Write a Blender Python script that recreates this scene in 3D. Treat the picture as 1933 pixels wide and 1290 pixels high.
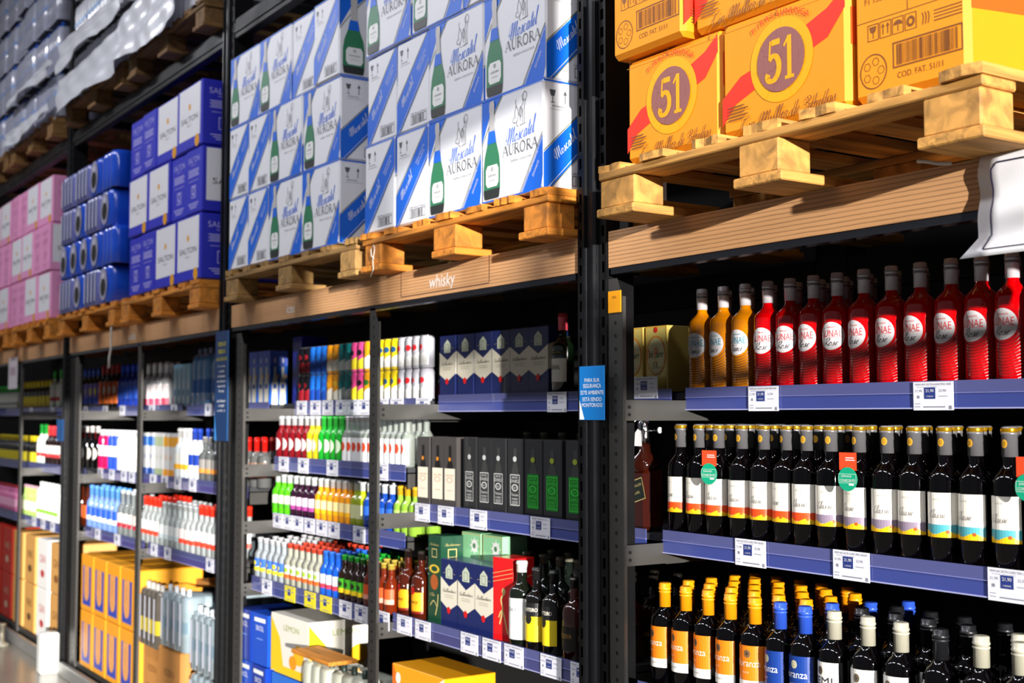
import bpy, math, random
from mathutils import Vector, Matrix
R = random.Random(7)
PI = math.pi
sc = bpy.context.scene
for o in list(bpy.data.objects): bpy.data.objects.remove(o)
COL = sc.collection

# ------------------------------------------------------------------ camera, world, lights, exposure
F, VX, VY, CD, CH = 2380.0, -620.0, 786.0, 2.1, 1.6      # focal length in px of the 1933 px frame, vanishing point, distance to rack, eye height
pt = math.atan((VY-645)/F); th = math.atan((966.5-VX)*math.cos(pt)/F)
fw = Vector((-math.cos(pt)*math.cos(th), math.cos(pt)*math.sin(th), math.sin(pt)))
rt = Vector((math.sin(th), math.cos(th), 0))
up = Vector((math.sin(pt)*math.cos(th), -math.sin(pt)*math.sin(th), math.cos(pt)))
cam = bpy.data.cameras.new('camera'); camo = bpy.data.objects.new('camera', cam); COL.objects.link(camo)
m = Matrix((rt, up, -fw)).transposed().to_4x4(); m.translation = Vector((0, -CD, CH))
camo.matrix_world = m
cam.sensor_width = 36; cam.lens = F/1933*36; cam.clip_end = 100
cam.dof.use_dof = True; cam.dof.focus_distance = 3.05; cam.dof.aperture_fstop = 4.0
sc.camera = camo
sc.view_settings.view_transform = 'Standard'; sc.view_settings.look = 'None'
sc.view_settings.exposure = 0.0; sc.view_settings.gamma = 1.0
w = bpy.data.worlds.new('hall'); sc.world = w; w.use_nodes = True
w.node_tree.nodes['Background'].inputs[0].default_value = (0.86, 0.92, 1.0, 1)
w.node_tree.nodes['Background'].inputs[1].default_value = 0.12

SUN_DIR = Vector((-0.94, 0.32, -0.09)).normalized()    # low sun from the right, let through the added wall's openings
s = bpy.data.lights.new('low_sun', 'SUN'); s.energy = 9.5; s.angle = math.radians(0.6); s.color = (1.0, 0.96, 0.9)
so = bpy.data.objects.new('low_sun', s); COL.objects.link(so); so.rotation_euler = SUN_DIR.to_track_quat('-Z', 'Y').to_euler()
so.location = (6, -6, 6)
for i in range(5):                                        # tube lamps over the aisle
    a = bpy.data.lights.new('aisle_tube', 'AREA'); a.shape = 'RECTANGLE'; a.size = 1.5; a.size_y = 0.12
    a.energy = 47; a.color = (0.93, 0.94, 1.0)
    ao = bpy.data.objects.new('aisle_tube', a); COL.objects.link(ao); ao.location = (1.2-2.6*i, -2.1, 4.7)
    ao.rotation_euler = (math.radians(12), 0, 0)

def P(x, y, Y=None, X=None):
    """world point on the plane y=Y (or x=X) seen at photo pixel (x, y)"""
    d = fw + rt*((x-966.5)/F) + up*((645-y)/F)
    k = (Y+CD)/d.y if X is None else X/d.x
    return Vector((d.x*k, d.y*k-CD, d.z*k+CH))
def PX(x, Y, y=700): return P(x, y, Y).x

# ------------------------------------------------------------------ materials
def lin(c):
    if isinstance(c, str):
        c = [int(c[i:i+2], 16)/255 for i in (0, 2, 4)]
    return tuple((v/12.92 if v <= 0.04045 else ((v+0.055)/1.055)**2.4) for v in c)
_m = {}
def mat(col, rough=0.5, metal=0.0, coat=0.0, kind='flat', emit=0, amt=0.12, scale=6.0, alpha=1.0):
    key = (col, rough, metal, coat, kind, emit, amt, scale, alpha)
    if key in _m: return _m[key]
    mt = bpy.data.materials.new('%s_%s' % (kind, col)); mt.use_nodes = True
    nt = mt.node_tree; n = nt.nodes; l = nt.links
    b = n['Principled BSDF']; c = lin(col)+(1,)
    b.inputs['Base Color'].default_value = c
    b.inputs['Roughness'].default_value = rough; b.inputs['Metallic'].default_value = metal
    if coat: b.inputs['Coat Weight'].default_value = coat; b.inputs['Coat Roughness'].default_value = 0.04
    tc = n.new('ShaderNodeTexCoord')
    def mixc(fac, dark):
        mx = n.new('ShaderNodeMix'); mx.data_type = 'RGBA'
        mx.inputs['A'].default_value = c; mx.inputs['B'].default_value = tuple(v*dark for v in c[:3])+(1,)
        l.new(fac, mx.inputs['Factor']); l.new(mx.outputs['Result'], b.inputs['Base Color']); return mx
    if kind in ('flat', 'card', 'concrete', 'steel'):
        nz = n.new('ShaderNodeTexNoise'); nz.inputs['Scale'].default_value = scale; nz.inputs['Detail'].default_value = 3
        l.new(tc.outputs['Object'], nz.inputs['Vector'])
        mixc(nz.outputs['Fac'], 1-amt)
        if kind == 'card' or kind == 'concrete':
            bp = n.new('ShaderNodeBump'); bp.inputs['Strength'].default_value = 0.25; bp.inputs['Distance'].default_value = 0.01
            l.new(nz.outputs['Fac'], bp.inputs['Height']); l.new(bp.outputs['Normal'], b.inputs['Normal'])
        if kind == 'steel':
            mr = n.new('ShaderNodeMapRange'); mr.inputs['To Min'].default_value = rough*0.7; mr.inputs['To Max'].default_value = rough*1.5
            l.new(nz.outputs['Fac'], mr.inputs['Value']); l.new(mr.outputs['Result'], b.inputs['Roughness'])
    elif kind.startswith('wood'):
        mp = n.new('ShaderNodeMapping'); mp.inputs['Scale'].default_value = {'woodx': (2, 30, 30), 'woody': (30, 2, 30), 'woodb': (14, 14, 14)}[kind]
        l.new(tc.outputs['Object'], mp.inputs['Vector'])
        nz = n.new('ShaderNodeTexNoise'); nz.inputs['Scale'].default_value = 1.6; nz.inputs['Detail'].default_value = 6; nz.inputs['Distortion'].default_value = 0.7
        l.new(mp.outputs[0], nz.inputs['Vector'])
        rp = n.new('ShaderNodeValToRGB'); e = rp.color_ramp.elements
        e[0].position = 0.3; e[0].color = tuple(v*0.42 for v in c[:3])+(1,); e[1].position = 0.62; e[1].color = c
        l.new(nz.outputs['Fac'], rp.inputs['Fac']); l.new(rp.outputs['Color'], b.inputs['Base Color'])
        bp = n.new('ShaderNodeBump'); bp.inputs['Strength'].default_value = 0.4; bp.inputs['Distance'].default_value = 0.004
        l.new(nz.outputs['Fac'], bp.inputs['Height']); l.new(bp.outputs['Normal'], b.inputs['Normal'])
    elif kind == 'slatwood':                              # laminate with fine dark grooves
        mp = n.new('ShaderNodeMapping'); mp.inputs['Scale'].default_value = (0.12, 1, 1)
        l.new(tc.outputs['Object'], mp.inputs['Vector'])
        wv = n.new('ShaderNodeTexWave'); wv.bands_direction = 'Z'; wv.inputs['Scale'].default_value = 30; wv.inputs['Distortion'].default_value = 1.2
        wv.inputs['Detail'].default_value = 2; wv.inputs['Detail Scale'].default_value = 3
        l.new(mp.outputs[0], wv.inputs['Vector'])
        rp = n.new('ShaderNodeValToRGB'); e = rp.color_ramp.elements
        e[0].position = 0.0; e[0].color = tuple(v*0.55 for v in c[:3])+(1,); e[1].position = 0.3; e[1].color = c
        l.new(wv.outputs['Fac'], rp.inputs['Fac'])
        nz = n.new('ShaderNodeTexNoise'); nz.inputs['Scale'].default_value = 9; l.new(mp.outputs[0], nz.inputs['Vector'])
        mx = n.new('ShaderNodeMix'); mx.data_type = 'RGBA'; mx.blend_type = 'MULTIPLY'; mx.inputs['Factor'].default_value = 0.5
        l.new(rp.outputs['Color'], mx.inputs['A']); l.new(nz.outputs['Fac'], mx.inputs['B']); l.new(mx.outputs['Result'], b.inputs['Base Color'])
    elif kind == 'clear':                                 # thin clear plastic or glass: tinted see-through with a reflecting skin
        tr = n.new('ShaderNodeBsdfTransparent'); tr.inputs[0].default_value = c
        gl = n.new('ShaderNodeBsdfGlossy'); gl.inputs['Roughness'].default_value = rough
        df = n.new('ShaderNodeBsdfDiffuse'); df.inputs[0].default_value = c
        m0 = n.new('ShaderNodeMixShader'); m0.inputs[0].default_value = alpha
        l.new(tr.outputs[0], m0.inputs[1]); l.new(df.outputs[0], m0.inputs[2])
        lw = n.new('ShaderNodeLayerWeight'); lw.inputs['Blend'].default_value = 0.38
        m1 = n.new('ShaderNodeMixShader'); l.new(lw.outputs['Fresnel'], m1.inputs[0]); l.new(m0.outputs[0], m1.inputs[1]); l.new(gl.outputs[0], m1.inputs[2])
        l.new(m1.outputs[0], n['Material Output'].inputs['Surface'])
    _m[key] = mt; return mt
def paper(c): return mat(c, 0.55, amt=0.05)
def gloss(c): return mat(c, 0.12, coat=0.6, amt=0.05)
def print_(c): return mat(c, 0.4, amt=0.04)
def glass(c, a=0.25): return mat(c, 0.03, kind='clear', alpha=a)
STEEL = mat('08080a', 0.42, 0.0, kind='steel', amt=0.3); GREY = mat('5c5a57', 0.4, 0.6, kind='steel', amt=0.35, scale=9)
STEEL.node_tree.nodes['Principled BSDF'].inputs['Specular IOR Level'].default_value = 0.3
BLACK = mat('060607', 0.5); HOLE = mat('020202', 0.8)
WOODX = mat('df8d2a', 0.7, kind='woodx'); WOODY = mat('dd8926', 0.7, kind='woody'); WOODB = mat('d88628', 0.75, kind='woodb')
SLAT = mat('e6ad78', 0.55, kind='slatwood')

# ------------------------------------------------------------------ mesh builder
class M:
    def __init__(s): s.v = []; s.f = []; s.m = []; s.mats = []; s.sm = []
    def mi(s, mt):
        if mt not in s.mats: s.mats.append(mt)
        return s.mats.index(mt)
    def add(s, vs, fs, mt, smooth=False):
        b = len(s.v); k = s.mi(mt); s.v += [tuple(v) for v in vs]
        for f in fs: s.f.append([b+i for i in f]); s.m.append(k); s.sm.append(smooth)
    def box(s, x0, x1, y0, y1, z0, z1, mt, bev=0.0, side=None):
        q = min(bev, (x1-x0)/3, (y1-y0)/3, (z1-z0)/3)
        if q <= 0:
            vs = [(x, y, z) for x in (x0, x1) for y in (y0, y1) for z in (z0, z1)]
            s.add(vs, [(0,1,3,2),(4,6,7,5),(0,4,5,1),(2,3,7,6),(0,2,6,4),(1,5,7,3)], mt); return
        pts = []; 
        for z, e in ((z0, q), (z0+q, 0), (z1-q, 0), (z1, q)):
            ring = [(x0+q, y0+e), (x1-q, y0+e), (x1-e, y0+q), (x1-e, y1-q), (x1-q, y1-e), (x0+q, y1-e), (x0+e, y1-q), (x0+e, y0+q)]
            pts += [(a, b, z) for a, b in ring]
        fs = [tuple(range(7, -1, -1)), tuple(range(24, 32))]
        for k in range(3):
            for i in range(8): fs.append((k*8+i, k*8+(i+1) % 8, k*8+8+(i+1) % 8, k*8+8+i))
        s.add(pts, fs, mt)
    def lathe(s, prof, mt, n=20, cx=0, cy=0, cap=True, z0=0):
        """prof: [(r, z[, material])]"""
        vs = []
        for p in prof:
            for i in range(n): a = 2*PI*i/n; vs.append((cx+p[0]*math.cos(a), cy+p[0]*math.sin(a), z0+p[1]))
        for k in range(len(prof)-1):
            mm = prof[k][2] if len(prof[k]) > 2 else mt
            fs = [(k*n+i, k*n+(i+1) % n, (k+1)*n+(i+1) % n, (k+1)*n+i) for i in range(n)]
            if k == 0: s._b = len(s.v); s.v += vs
            kk = s.mi(mm)
            for f in fs: s.f.append([s._b+i for i in f]); s.m.append(kk); s.sm.append(True)
        if cap:
            k = s.mi(prof[-1][2] if len(prof[-1]) > 2 else mt)
            s.f.append([s._b+(len(prof)-1)*n+i for i in range(n)]); s.m.append(k); s.sm.append(False)
            s.f.append([s._b+i for i in range(n-1, -1, -1)]); s.m.append(s.mi(mt)); s.sm.append(False)
    def tube(s, pts, r, mt, n=8):
        pts = [Vector(p) for p in pts]; vs = []; fs = []
        for i, p in enumerate(pts):
            d = (pts[min(i+1, len(pts)-1)]-pts[max(i-1, 0)]).normalized()
            a = d.cross(Vector((0, 0, 1)) if abs(d.z) < 0.9 else Vector((1, 0, 0))).normalized(); b = d.cross(a)
            for k in range(n): t = 2*PI*k/n; vs.append(p+(a*math.cos(t)+b*math.sin(t))*r)
        for i in range(len(pts)-1):
            for k in range(n): fs.append((i*n+k, i*n+(k+1) % n, (i+1)*n+(k+1) % n, (i+1)*n+k))
        fs += [tuple(range(n-1, -1, -1)), tuple((len(pts)-1)*n+k for k in range(n))]
        s.add(vs, fs, mt, True)
    # ---- flat art: polygons in (x, y) mapped by a frame fr(x, y, layer)
    def art(s, fr, polys, mt, k=1):
        for p in polys:
            s.q = (getattr(s, 'q', 0)+1) % 5; kk = k+.16*s.q
            s.add([fr(x, y, kk) for x, y in p], [tuple(range(len(p)))], mt)
    def rect(s, fr, x0, x1, y0, y1, mt, k=1, n=1):
        for i in range(n):
            a = x0+(x1-x0)*i/n; b = x0+(x1-x0)*(i+1)/n
            s.art(fr, [[(a, y0), (b, y0), (b, y1), (a, y1)]], mt, k)
    def disc(s, fr, cx, cy, rx, ry, mt, k=1, n=28, inner=0.0, clip=None):
        rings = 4 if inner == 0 else 1
        for q in range(rings):
            a0 = inner+(1-inner)*q/rings; a1 = inner+(1-inner)*(q+1)/rings
            for i in range(n):
                t0 = 2*PI*i/n; t1 = 2*PI*(i+1)/n
                p = [(cx+rx*a0*math.cos(t0), cy+ry*a0*math.sin(t0)), (cx+rx*a1*math.cos(t0), cy+ry*a1*math.sin(t0)),
                     (cx+rx*a1*math.cos(t1), cy+ry*a1*math.sin(t1)), (cx+rx*a0*math.cos(t1), cy+ry*a0*math.sin(t1))]
                if a0 == 0: p = p[1:3]+[(cx, cy)]
                s.art(fr, [p], mt, k)
    def frame(s, fr, x0, x1, y0, y1, t, mt, k=1):
        s.rect(fr, x0, x1, y0, y0+t, mt, k); s.rect(fr, x0, x1, y1-t, y1, mt, k)
        s.rect(fr, x0, x0+t, y0+t, y1-t, mt, k); s.rect(fr, x1-t, x1, y0+t, y1-t, mt, k)
    def line(s, fr, pts, w, mt, k=1, smooth=True):
        s.art(fr, ribbon(pts, w, smooth), mt, k)
    def text(s, fr, t, cx, cy, h, mt, k=2, width=None, shear=0.0, rot=0.0, alignx='c', stroke=None):
        if stroke: polys, bw, bh = stroke(t)
        else: polys, bw, bh = ftext(t)
        sy = h/bh; sx = sy if width is None else width/bw
        cr, sr = math.cos(rot), math.sin(rot)
        ox = {'c': -bw/2, 'l': 0, 'r': -bw}[alignx]
        out = []
        for p in polys:
            q = []
            for x, y in p:
                X = (x+ox)*sx+shear*(y-bh/2)*sy; Y = (y-bh/2)*sy
                q.append((cx+X*cr-Y*sr, cy+X*sr+Y*cr))
            out.append(q)
        s.art(fr, out, mt, k)
    def build(s, name, parent=None):
        me = bpy.data.meshes.new(name); me.from_pydata(s.v, [], s.f)
        for mt in s.mats: me.materials.append(mt)
        me.polygons.foreach_set('material_index', s.m); me.polygons.foreach_set('use_smooth', s.sm)
        me.update()
        o = bpy.data.objects.new(name, me); COL.objects.link(o)
        if parent: o.parent = parent; KIDS.setdefault(parent.name, []).append(o)
        return o
KIDS = {}
EPS = 0.0005
def plane(o, u, v):
    o, u, v = Vector(o), Vector(u), Vector(v); n = u.cross(v)
    return lambda x, y, k: o+u*x+v*y+n*(EPS*k)
def cyl(r, a0=-PI/2, z0=0.0):                             # wrapped on an upright cylinder, x runs along the arc
    return lambda x, y, k: Vector(((r+EPS*k)*math.cos(a0+x/r), (r+EPS*k)*math.sin(a0+x/r), z0+y))
def ribbon(pts, w, smooth=True):
    if smooth and len(pts) > 2:
        q = []; n = len(pts)
        for i in range(n-1):
            p0, p1, p2, p3 = pts[max(i-1, 0)], pts[i], pts[i+1], pts[min(i+2, n-1)]
            for j in range(5):
                t = j/5; q.append(tuple(0.5*((2*p1[a])+(-p0[a]+p2[a])*t+(2*p0[a]-5*p1[a]+4*p2[a]-p3[a])*t*t+(-p0[a]+3*p1[a]-3*p2[a]+p3[a])*t**3) for a in (0, 1)))
        q.append(pts[-1]); pts = q
    L = []
    for i, p in enumerate(pts):
        a = pts[max(i-1, 0)]; b = pts[min(i+1, len(pts)-1)]
        dx, dy = b[0]-a[0], b[1]-a[1]; d = math.hypot(dx, dy) or 1
        ww = w if not callable(w) else w(dx/d, dy/d)
        L.append(((p[0]-dy/d*ww/2, p[1]+dx/d*ww/2), (p[0]+dy/d*ww/2, p[1]-dx/d*ww/2)))
    return [[L[i][1], L[i+1][1], L[i+1][0], L[i][0]] for i in range(len(L)-1)]
_ft = {}
def ftext(t):
    if t in _ft: return _ft[t]
    cu = bpy.data.curves.new('t', 'FONT'); cu.body = t; cu.size = 1; cu.resolution_u = 3; cu.align_x = 'LEFT'
    ob = bpy.data.objects.new('t', cu); COL.objects.link(ob)
    dg = bpy.context.evaluated_depsgraph_get(); me = ob.evaluated_get(dg).to_mesh()
    vs = [(v.co.x, v.co.y) for v in me.vertices]; polys = [[vs[i] for i in p.vertices] for p in me.polygons]
    ob.evaluated_get(dg).to_mesh_clear(); bpy.data.objects.remove(ob); bpy.data.curves.remove(cu)
    x0 = min(v[0] for v in vs); y0 = min(v[1] for v in vs); x1 = max(v[0] for v in vs); y1 = max(v[1] for v in vs)
    r = ([[(a-x0, b-y0) for a, b in p] for p in polys], x1-x0, y1-y0); _ft[t] = r; return r
SCR = {
 'M': (2.15, [[(.15,.75),(-.1,.55),(0,1.3),(.6,2.1),(.55,1.0),(.4,0)], [(.4,0),(.8,1.2),(1.25,2.05),(1.15,1.0),(1.05,0)], [(1.05,0),(1.45,1.2),(1.85,2.0),(1.75,.8),(1.8,.1),(2.1,.25)]]),
 'C': (1.15, [[(1.15,1.6),(1.0,2.1),(.45,1.8),(.1,.9),(.4,.05),(1.15,.4)]]), 'O': (1.3, [[(.6,2.1),(.15,1.3),(.25,.1),(.8,.1),(1.05,1.2),(.7,2.05),(.5,1.8),(1.3,1.7)]]),
 'R': (1.1, [[(.1,0),(.25,1),(.45,2.0)], [(.0,1.5),(.5,2.1),(1,1.75),(.75,1.15),(.35,1.05),(.6,.5),(1.15,.05)]]),
 'B': (1.15, [[(.1,0),(.25,1),(.45,2.0)], [(.0,1.5),(.5,2.1),(1,1.75),(.75,1.2),(.4,1.1),(.9,.9),(.9,.3),(.5,0),(.1,.1)]]),
 'a': (.9, [[(.65,.85),(.4,1),(.12,.6),(.15,.1),(.4,.05),(.62,.5),(.68,1),(.65,.3),(.75,.02),(.95,.3)]]),
 'b': (.8, [[(.15,2.1),(.15,1),(.2,.1),(.5,.05),(.65,.6),(.4,.95),(.2,.6)], [(.4,.95),(.85,.8)]]),
 'c': (.85, [[(.65,.8),(.45,1),(.15,.7),(.15,.2),(.4,0),(.75,.3)]]),
 'd': (.9, [[(.6,.85),(.4,1),(.12,.6),(.15,.1),(.4,.05),(.62,.6),(.8,2.1),(.68,.3),(.75,.02),(.95,.3)]]),
 'e': (.6, [[(.05,.3),(.45,.6),(.5,.95),(.3,1.0),(.12,.5),(.25,.05),(.65,.25)]]),
 'h': (.85, [[(.1,0),(.25,1.2),(.45,2.2),(.25,1.4),(.15,0),(.4,.9),(.6,.9),(.6,.1),(.85,.2)]]),
 'i': (.45, [[(0,.2),(.22,1),(.2,.25),(.3,0),(.5,.2)], [(.3,1.4),(.36,1.5)]]),
 'l': (.55, [[(0,.2),(.38,1.2),(.55,2.2),(.38,2.1),(.28,1.1),(.28,.2),(.4,0),(.6,.25)]]),
 'm': (1.2, [[(0,0),(.15,1),(.12,0),(.35,.9),(.5,.9),(.5,0),(.75,.9),(.9,.9),(.92,.1),(1.2,.2)]]),
 'n': (.85, [[(0,0),(.15,1),(.12,0),(.35,.85),(.55,.95),(.58,.1),(.85,.2)]]),
 'o': (.8, [[(.45,1),(.15,.7),(.12,.25),(.35,0),(.62,.3),(.58,.8),(.4,1),(.55,.75),(.85,.8)]]),
 'r': (.65, [[(0,.1),(.2,1.05),(.35,.85),(.55,.9),(.45,.3),(.5,0),(.7,.2)]]),
 's': (.75, [[(0,0),(.35,.6),(.45,1.05),(.5,.6),(.55,.25),(.35,0),(.12,.1)], [(.4,0),(.65,.15)]]),
 't': (.6, [[(.0,.2),(.3,1.0),(.45,1.9),(.33,.6),(.38,.05),(.65,.2)], [(.1,1.3),(.7,1.4)]]),
 'u': (.85, [[(.1,1),(.08,.3),(.25,0),(.55,.5),(.6,1),(.6,.2),(.85,.2)]]), 'y': (.8, [[(.1,1),(.1,.4),(.3,.1),(.6,1),(.4,-.4),(.1,-.7)]]),
 'H': (1.1, [[(.2,0),(.35,2)], [(.9,0),(1.0,2)], [(.2,1),(1.1,1.1)]]), ' ': (.6, []), 'v': (.75, [[(.05,.9),(.2,1),(.3,0),(.6,.9),(.8,.9)]]), 'p': (.8, [[(.0,-.7),(.2,1),(.5,.95),(.6,.4),(.35,0),(.15,.2)]]),
}
def script(t, w=0.13, slant=0.35):
    polys = []; x = 0
    for ch in t:
        adv, st = SCR.get(ch) or SCR[{'G': 'C', 'k': 'h', 'S': 's', 'W': 'M'}.get(ch, 'i')]
        for p in st:
            pp = [(x+a+slant*b, b) for a, b in p]
            polys += ribbon(pp, lambda dx, dy: w*(0.45+0.9*max(0, -dy) if dy < 0 else 0.5))
        x += adv
    ys = [q[1] for p in polys for q in p]; xs = [q[0] for p in polys for q in p]; y0, x0 = min(ys), min(xs)
    return [[(a-x0, b-y0) for a, b in p] for p in polys], max(xs)-x0, max(ys)-y0
def scriptb(t): return script(t, 0.13)
def scriptt(t): return script(t, 0.1)
SER = {
 'A': (.95, [([(0,0),(.42,1)],.05), ([(.42,1),(.82,0)],.13), ([(.17,.36),(.62,.36)],.04), ([(-.1,.015),(.14,.015)],.035), ([(.62,.015),(.98,.015)],.035)]),
 'U': (.95, [([(.17,1),(.17,.4),(.22,.16),(.36,.04),(.52,.03)],.11), ([(.5,.03),(.64,.08),(.73,.25),(.75,.5),(.75,1)],.055), ([(.0,.985),(.34,.985)],.035), ([(.6,.985),(.9,.985)],.035)]),
 'R': (.92, [([(.17,0),(.17,1)],.13), ([(.17,.97),(.45,.97),(.6,.87),(.62,.72),(.55,.58),(.4,.5),(.17,.49)],.06), ([(.38,.5),(.82,0)],.12), ([(.0,.015),(.34,.015)],.035), ([(.0,.985),(.3,.985)],.035), ([(.7,.015),(.98,.015)],.035)]),
 'O': (1.02, [([(.45+.38*math.cos(a*PI/10), .5+.49*math.sin(a*PI/10)) for a in range(21)],.1)]),
}
def serif(t):
    polys = []; x = 0
    for ch in t:
        adv, st = SER[ch]
        for p, w in st: polys += ribbon([(x+a, b) for a, b in p], w, False)
        x += adv
    xs = [q[0] for p in polys for q in p]; x0 = min(xs)
    return [[(a-x0, b) for a, b in p] for p in polys], max(xs)-x0, 1.0
def fiftyone(t):
    polys = ribbon([(.78,1.38),(.3,1.38)], .2, False)+ribbon([(.24,1.45),(.17,.8)], .1, False)
    polys += ribbon([(.17,.82),(.38,.92),(.6,.84),(.72,.58),(.66,.28),(.44,.09),(.2,.08),(.06,.2),(.1,.34)], lambda dx, dy: .15+.13*abs(dy))
    polys += ribbon([(1.3,1.48),(1.3,.05)], .24, False)+ribbon([(1.22,1.4),(1.0,1.15)], .1, False)+ribbon([(1.05,.06),(1.55,.06)], .12, False)
    return polys, 1.6, 1.48

# ------------------------------------------------------------------ things
def tag(o, label=None, cat=None, group=None, kind=None):
    if label:
        if len(label.split()) > 16: label = ' '.join(label.split()[:16])
        o['label'] = label
    if cat: o['category'] = cat
    if group: o['group'] = group
    if kind: o['kind'] = kind
    return o
def empty(name, loc=(0,0,0)):
    o = bpy.data.objects.new(name, None); COL.objects.link(o); o.location = loc; o.empty_display_size = 0.05; return o
def copy_tree(o, parent=None):
    c = o.copy(); COL.objects.link(c)
    if parent: c.parent = parent
    for ch in KIDS.get(o.name, []): copy_tree(ch, c)
    return c
class T:                                                  # a kind of thing: the builder runs once, further ones are copies
    def __init__(s, fn, cat): s.fn = fn; s.cat = cat; s.o = None
    def put(s, loc, rz, label, group=None, scale=None):
        if s.o is None: s.o = s.fn(); o = s.o
        else: o = copy_tree(s.o)
        o.location = loc; o.rotation_euler = (0, 0, rz)
        if scale: o.scale = (scale, scale, scale)
        elif o is not s.o: o.scale = (1, 1, 1)
        tag(o, label, s.cat, group)
        if not group and 'group' in o: del o['group']
        return o
ORD = ['first','second','third','fourth','fifth','sixth','seventh','eighth','ninth','tenth','eleventh','twelfth','thirteenth','fourteenth','fifteenth','sixteenth','seventeenth','eighteenth','nineteenth','twentieth','twenty-first','twenty-second','twenty-third','twenty-fourth','twenty-fifth','twenty-sixth','twenty-seventh','twenty-eighth','twenty-ninth','thirtieth']
def struct(o): o['kind'] = 'structure'; return o

# ------------------------------------------------------------------ setting
b = M(); b.box(-16, 5, -5.5, 2.4, -0.1, 0, mat('a39c90', 0.22, kind='concrete', amt=0.35, scale=1.4)); struct(b.build('floor'))
b = M(); b.box(-16, 5, 1.3, 1.4, 0, 6.4, mat('0b0b0d', 0.9)); struct(b.build('wall_back'))

b = M(); b.box(-13.3, -13.2, -5.5, 1.3, 0, 6.4, mat('2a2a2c', 0.9)); struct(b.build('wall_left'))
# unseen wall added on the right: openings shaped to cast sun patches on the rack
WXR = 3.2
ys = [-5.5, 1.3]; zs = [0, 6.4]
SUN_GAPS = [(-2.12, -1.2, 2.41, 3.8), (-1.74, -1.2, 2.27, 2.41), (-2.47, -2.15, 2.52, 3.1), (-2.68, -2.50, 2.66, 2.95), (-2.0, -1.3, 1.0, 2.23), (-2.5, -2.03, 1.0, 2.5), (-3.2, -2.53, .95, 2.58), (-4.4, -3.25, .85, 2.78)]  # opening bounds shaped from where the sun patches should land
for q in SUN_GAPS: ys += [q[0], q[1]]; zs += [q[2], q[3]]
ys = sorted(set(ys)); zs = sorted(set(zs))
b = M()
for i in range(len(ys)-1):
    for j in range(len(zs)-1):
        cy, cz = (ys[i]+ys[i+1])/2, (zs[j]+zs[j+1])/2
        if not any(q[0] < cy < q[1] and q[2] < cz < q[3] for q in SUN_GAPS):
            b.box(WXR, WXR+0.1, ys[i], ys[i+1], zs[j], zs[j+1], mat('8d8d90', 0.8))
struct(b.build('sun_mask_wall'))
for i, q in enumerate(SUN_GAPS):  # thin rims round the added openings
    b = M(); t = 0.008
    for a in ((q[0], q[0]+t, q[2], q[3]), (q[1]-t, q[1], q[2], q[3]), (q[0], q[1], q[2], q[2]+t), (q[0], q[1], q[3]-t, q[3])):
        b.box(WXR+0.02, WXR+0.08, a[0], a[1], a[2], a[3], mat('303034', 0.5))
    struct(b.build('sun_gap_%d' % (i+1)))

# ------------------------------------------------------------------ rack frame
def slots(mm, x0, x1, z0, z1, step, hh, mt, y):
    """perforated strip: two edges and bridges between open slots"""
    w = x1-x0; e = w*0.28
    mm.box(x0, x0+e, y, y+0.003, z0, z1, mt); mm.box(x1-e, x1, y, y+0.003, z0, z1, mt)
    z = z0
    while z < z1: mm.box(x0+e, x1-e, y, y+0.003, z, min(z+step-hh, z1), mt); z += step
def heavy_post(x0, x1, where):
    r = empty('rack_upright', ((x0+x1)/2, 0, 0)); c = (x0+x1)/2
    tag(r, 'black perforated steel pallet rack upright %s' % where, 'rack upright', 'pallet rack uprights')
    h = (x1-x0)/2
    mm = M(); slots(mm, -h, -h+0.032, 0.02, 4.6, 0.05, 0.03, STEEL, -0.004); slots(mm, h-0.032, h, 0.02, 4.6, 0.05, 0.03, STEEL, -0.004)
    mm.build('slotted_edge', r)
    mm = M(); q = h-0.034
    prof = [(-q, 0.0), (-q, -0.014), (-q+0.006, -0.02), (-q*0.45, -0.02), (-q*0.43, -0.012), (q*0.43, -0.012), (q*0.45, -0.02), (q-0.006, -0.02), (q, -0.014), (q, 0.0)]
    n = len(prof); vs = [(x, y, z) for z in (0.02, 4.6) for x, y in prof]
    mm.add(vs, [(i, i+1, n+i+1, n+i) for i in range(n-1)], mat('131418', 0.3, 0.3, kind='steel', amt=0.2))
    mm.build('center_channel', r)
    mm = M(); mm.box(-h, -h+0.003, 0, 0.09, 0.02, 4.6, STEEL); mm.box(h-0.003, h, 0, 0.09, 0.02, 4.6, STEEL); mm.build('side_web', r)
    mm = M(); mm.box(-h, h, 0.95, 1.04, 0.02, 4.6, STEEL); 
    z = 0.2
    while z < 4.3:
        if not 1 < z < 1.2: mm.tube([(0, 0.08, z), (0, 0.96, z+0.45)], 0.015, STEEL, 6)
        z += 0.9
    mm.build('rear_frame', r)
    mm = M(); mm.box(-h, h, -0.03, 0.12, 0, 0.02, STEEL); mm.build('foot_plate', r)
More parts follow.
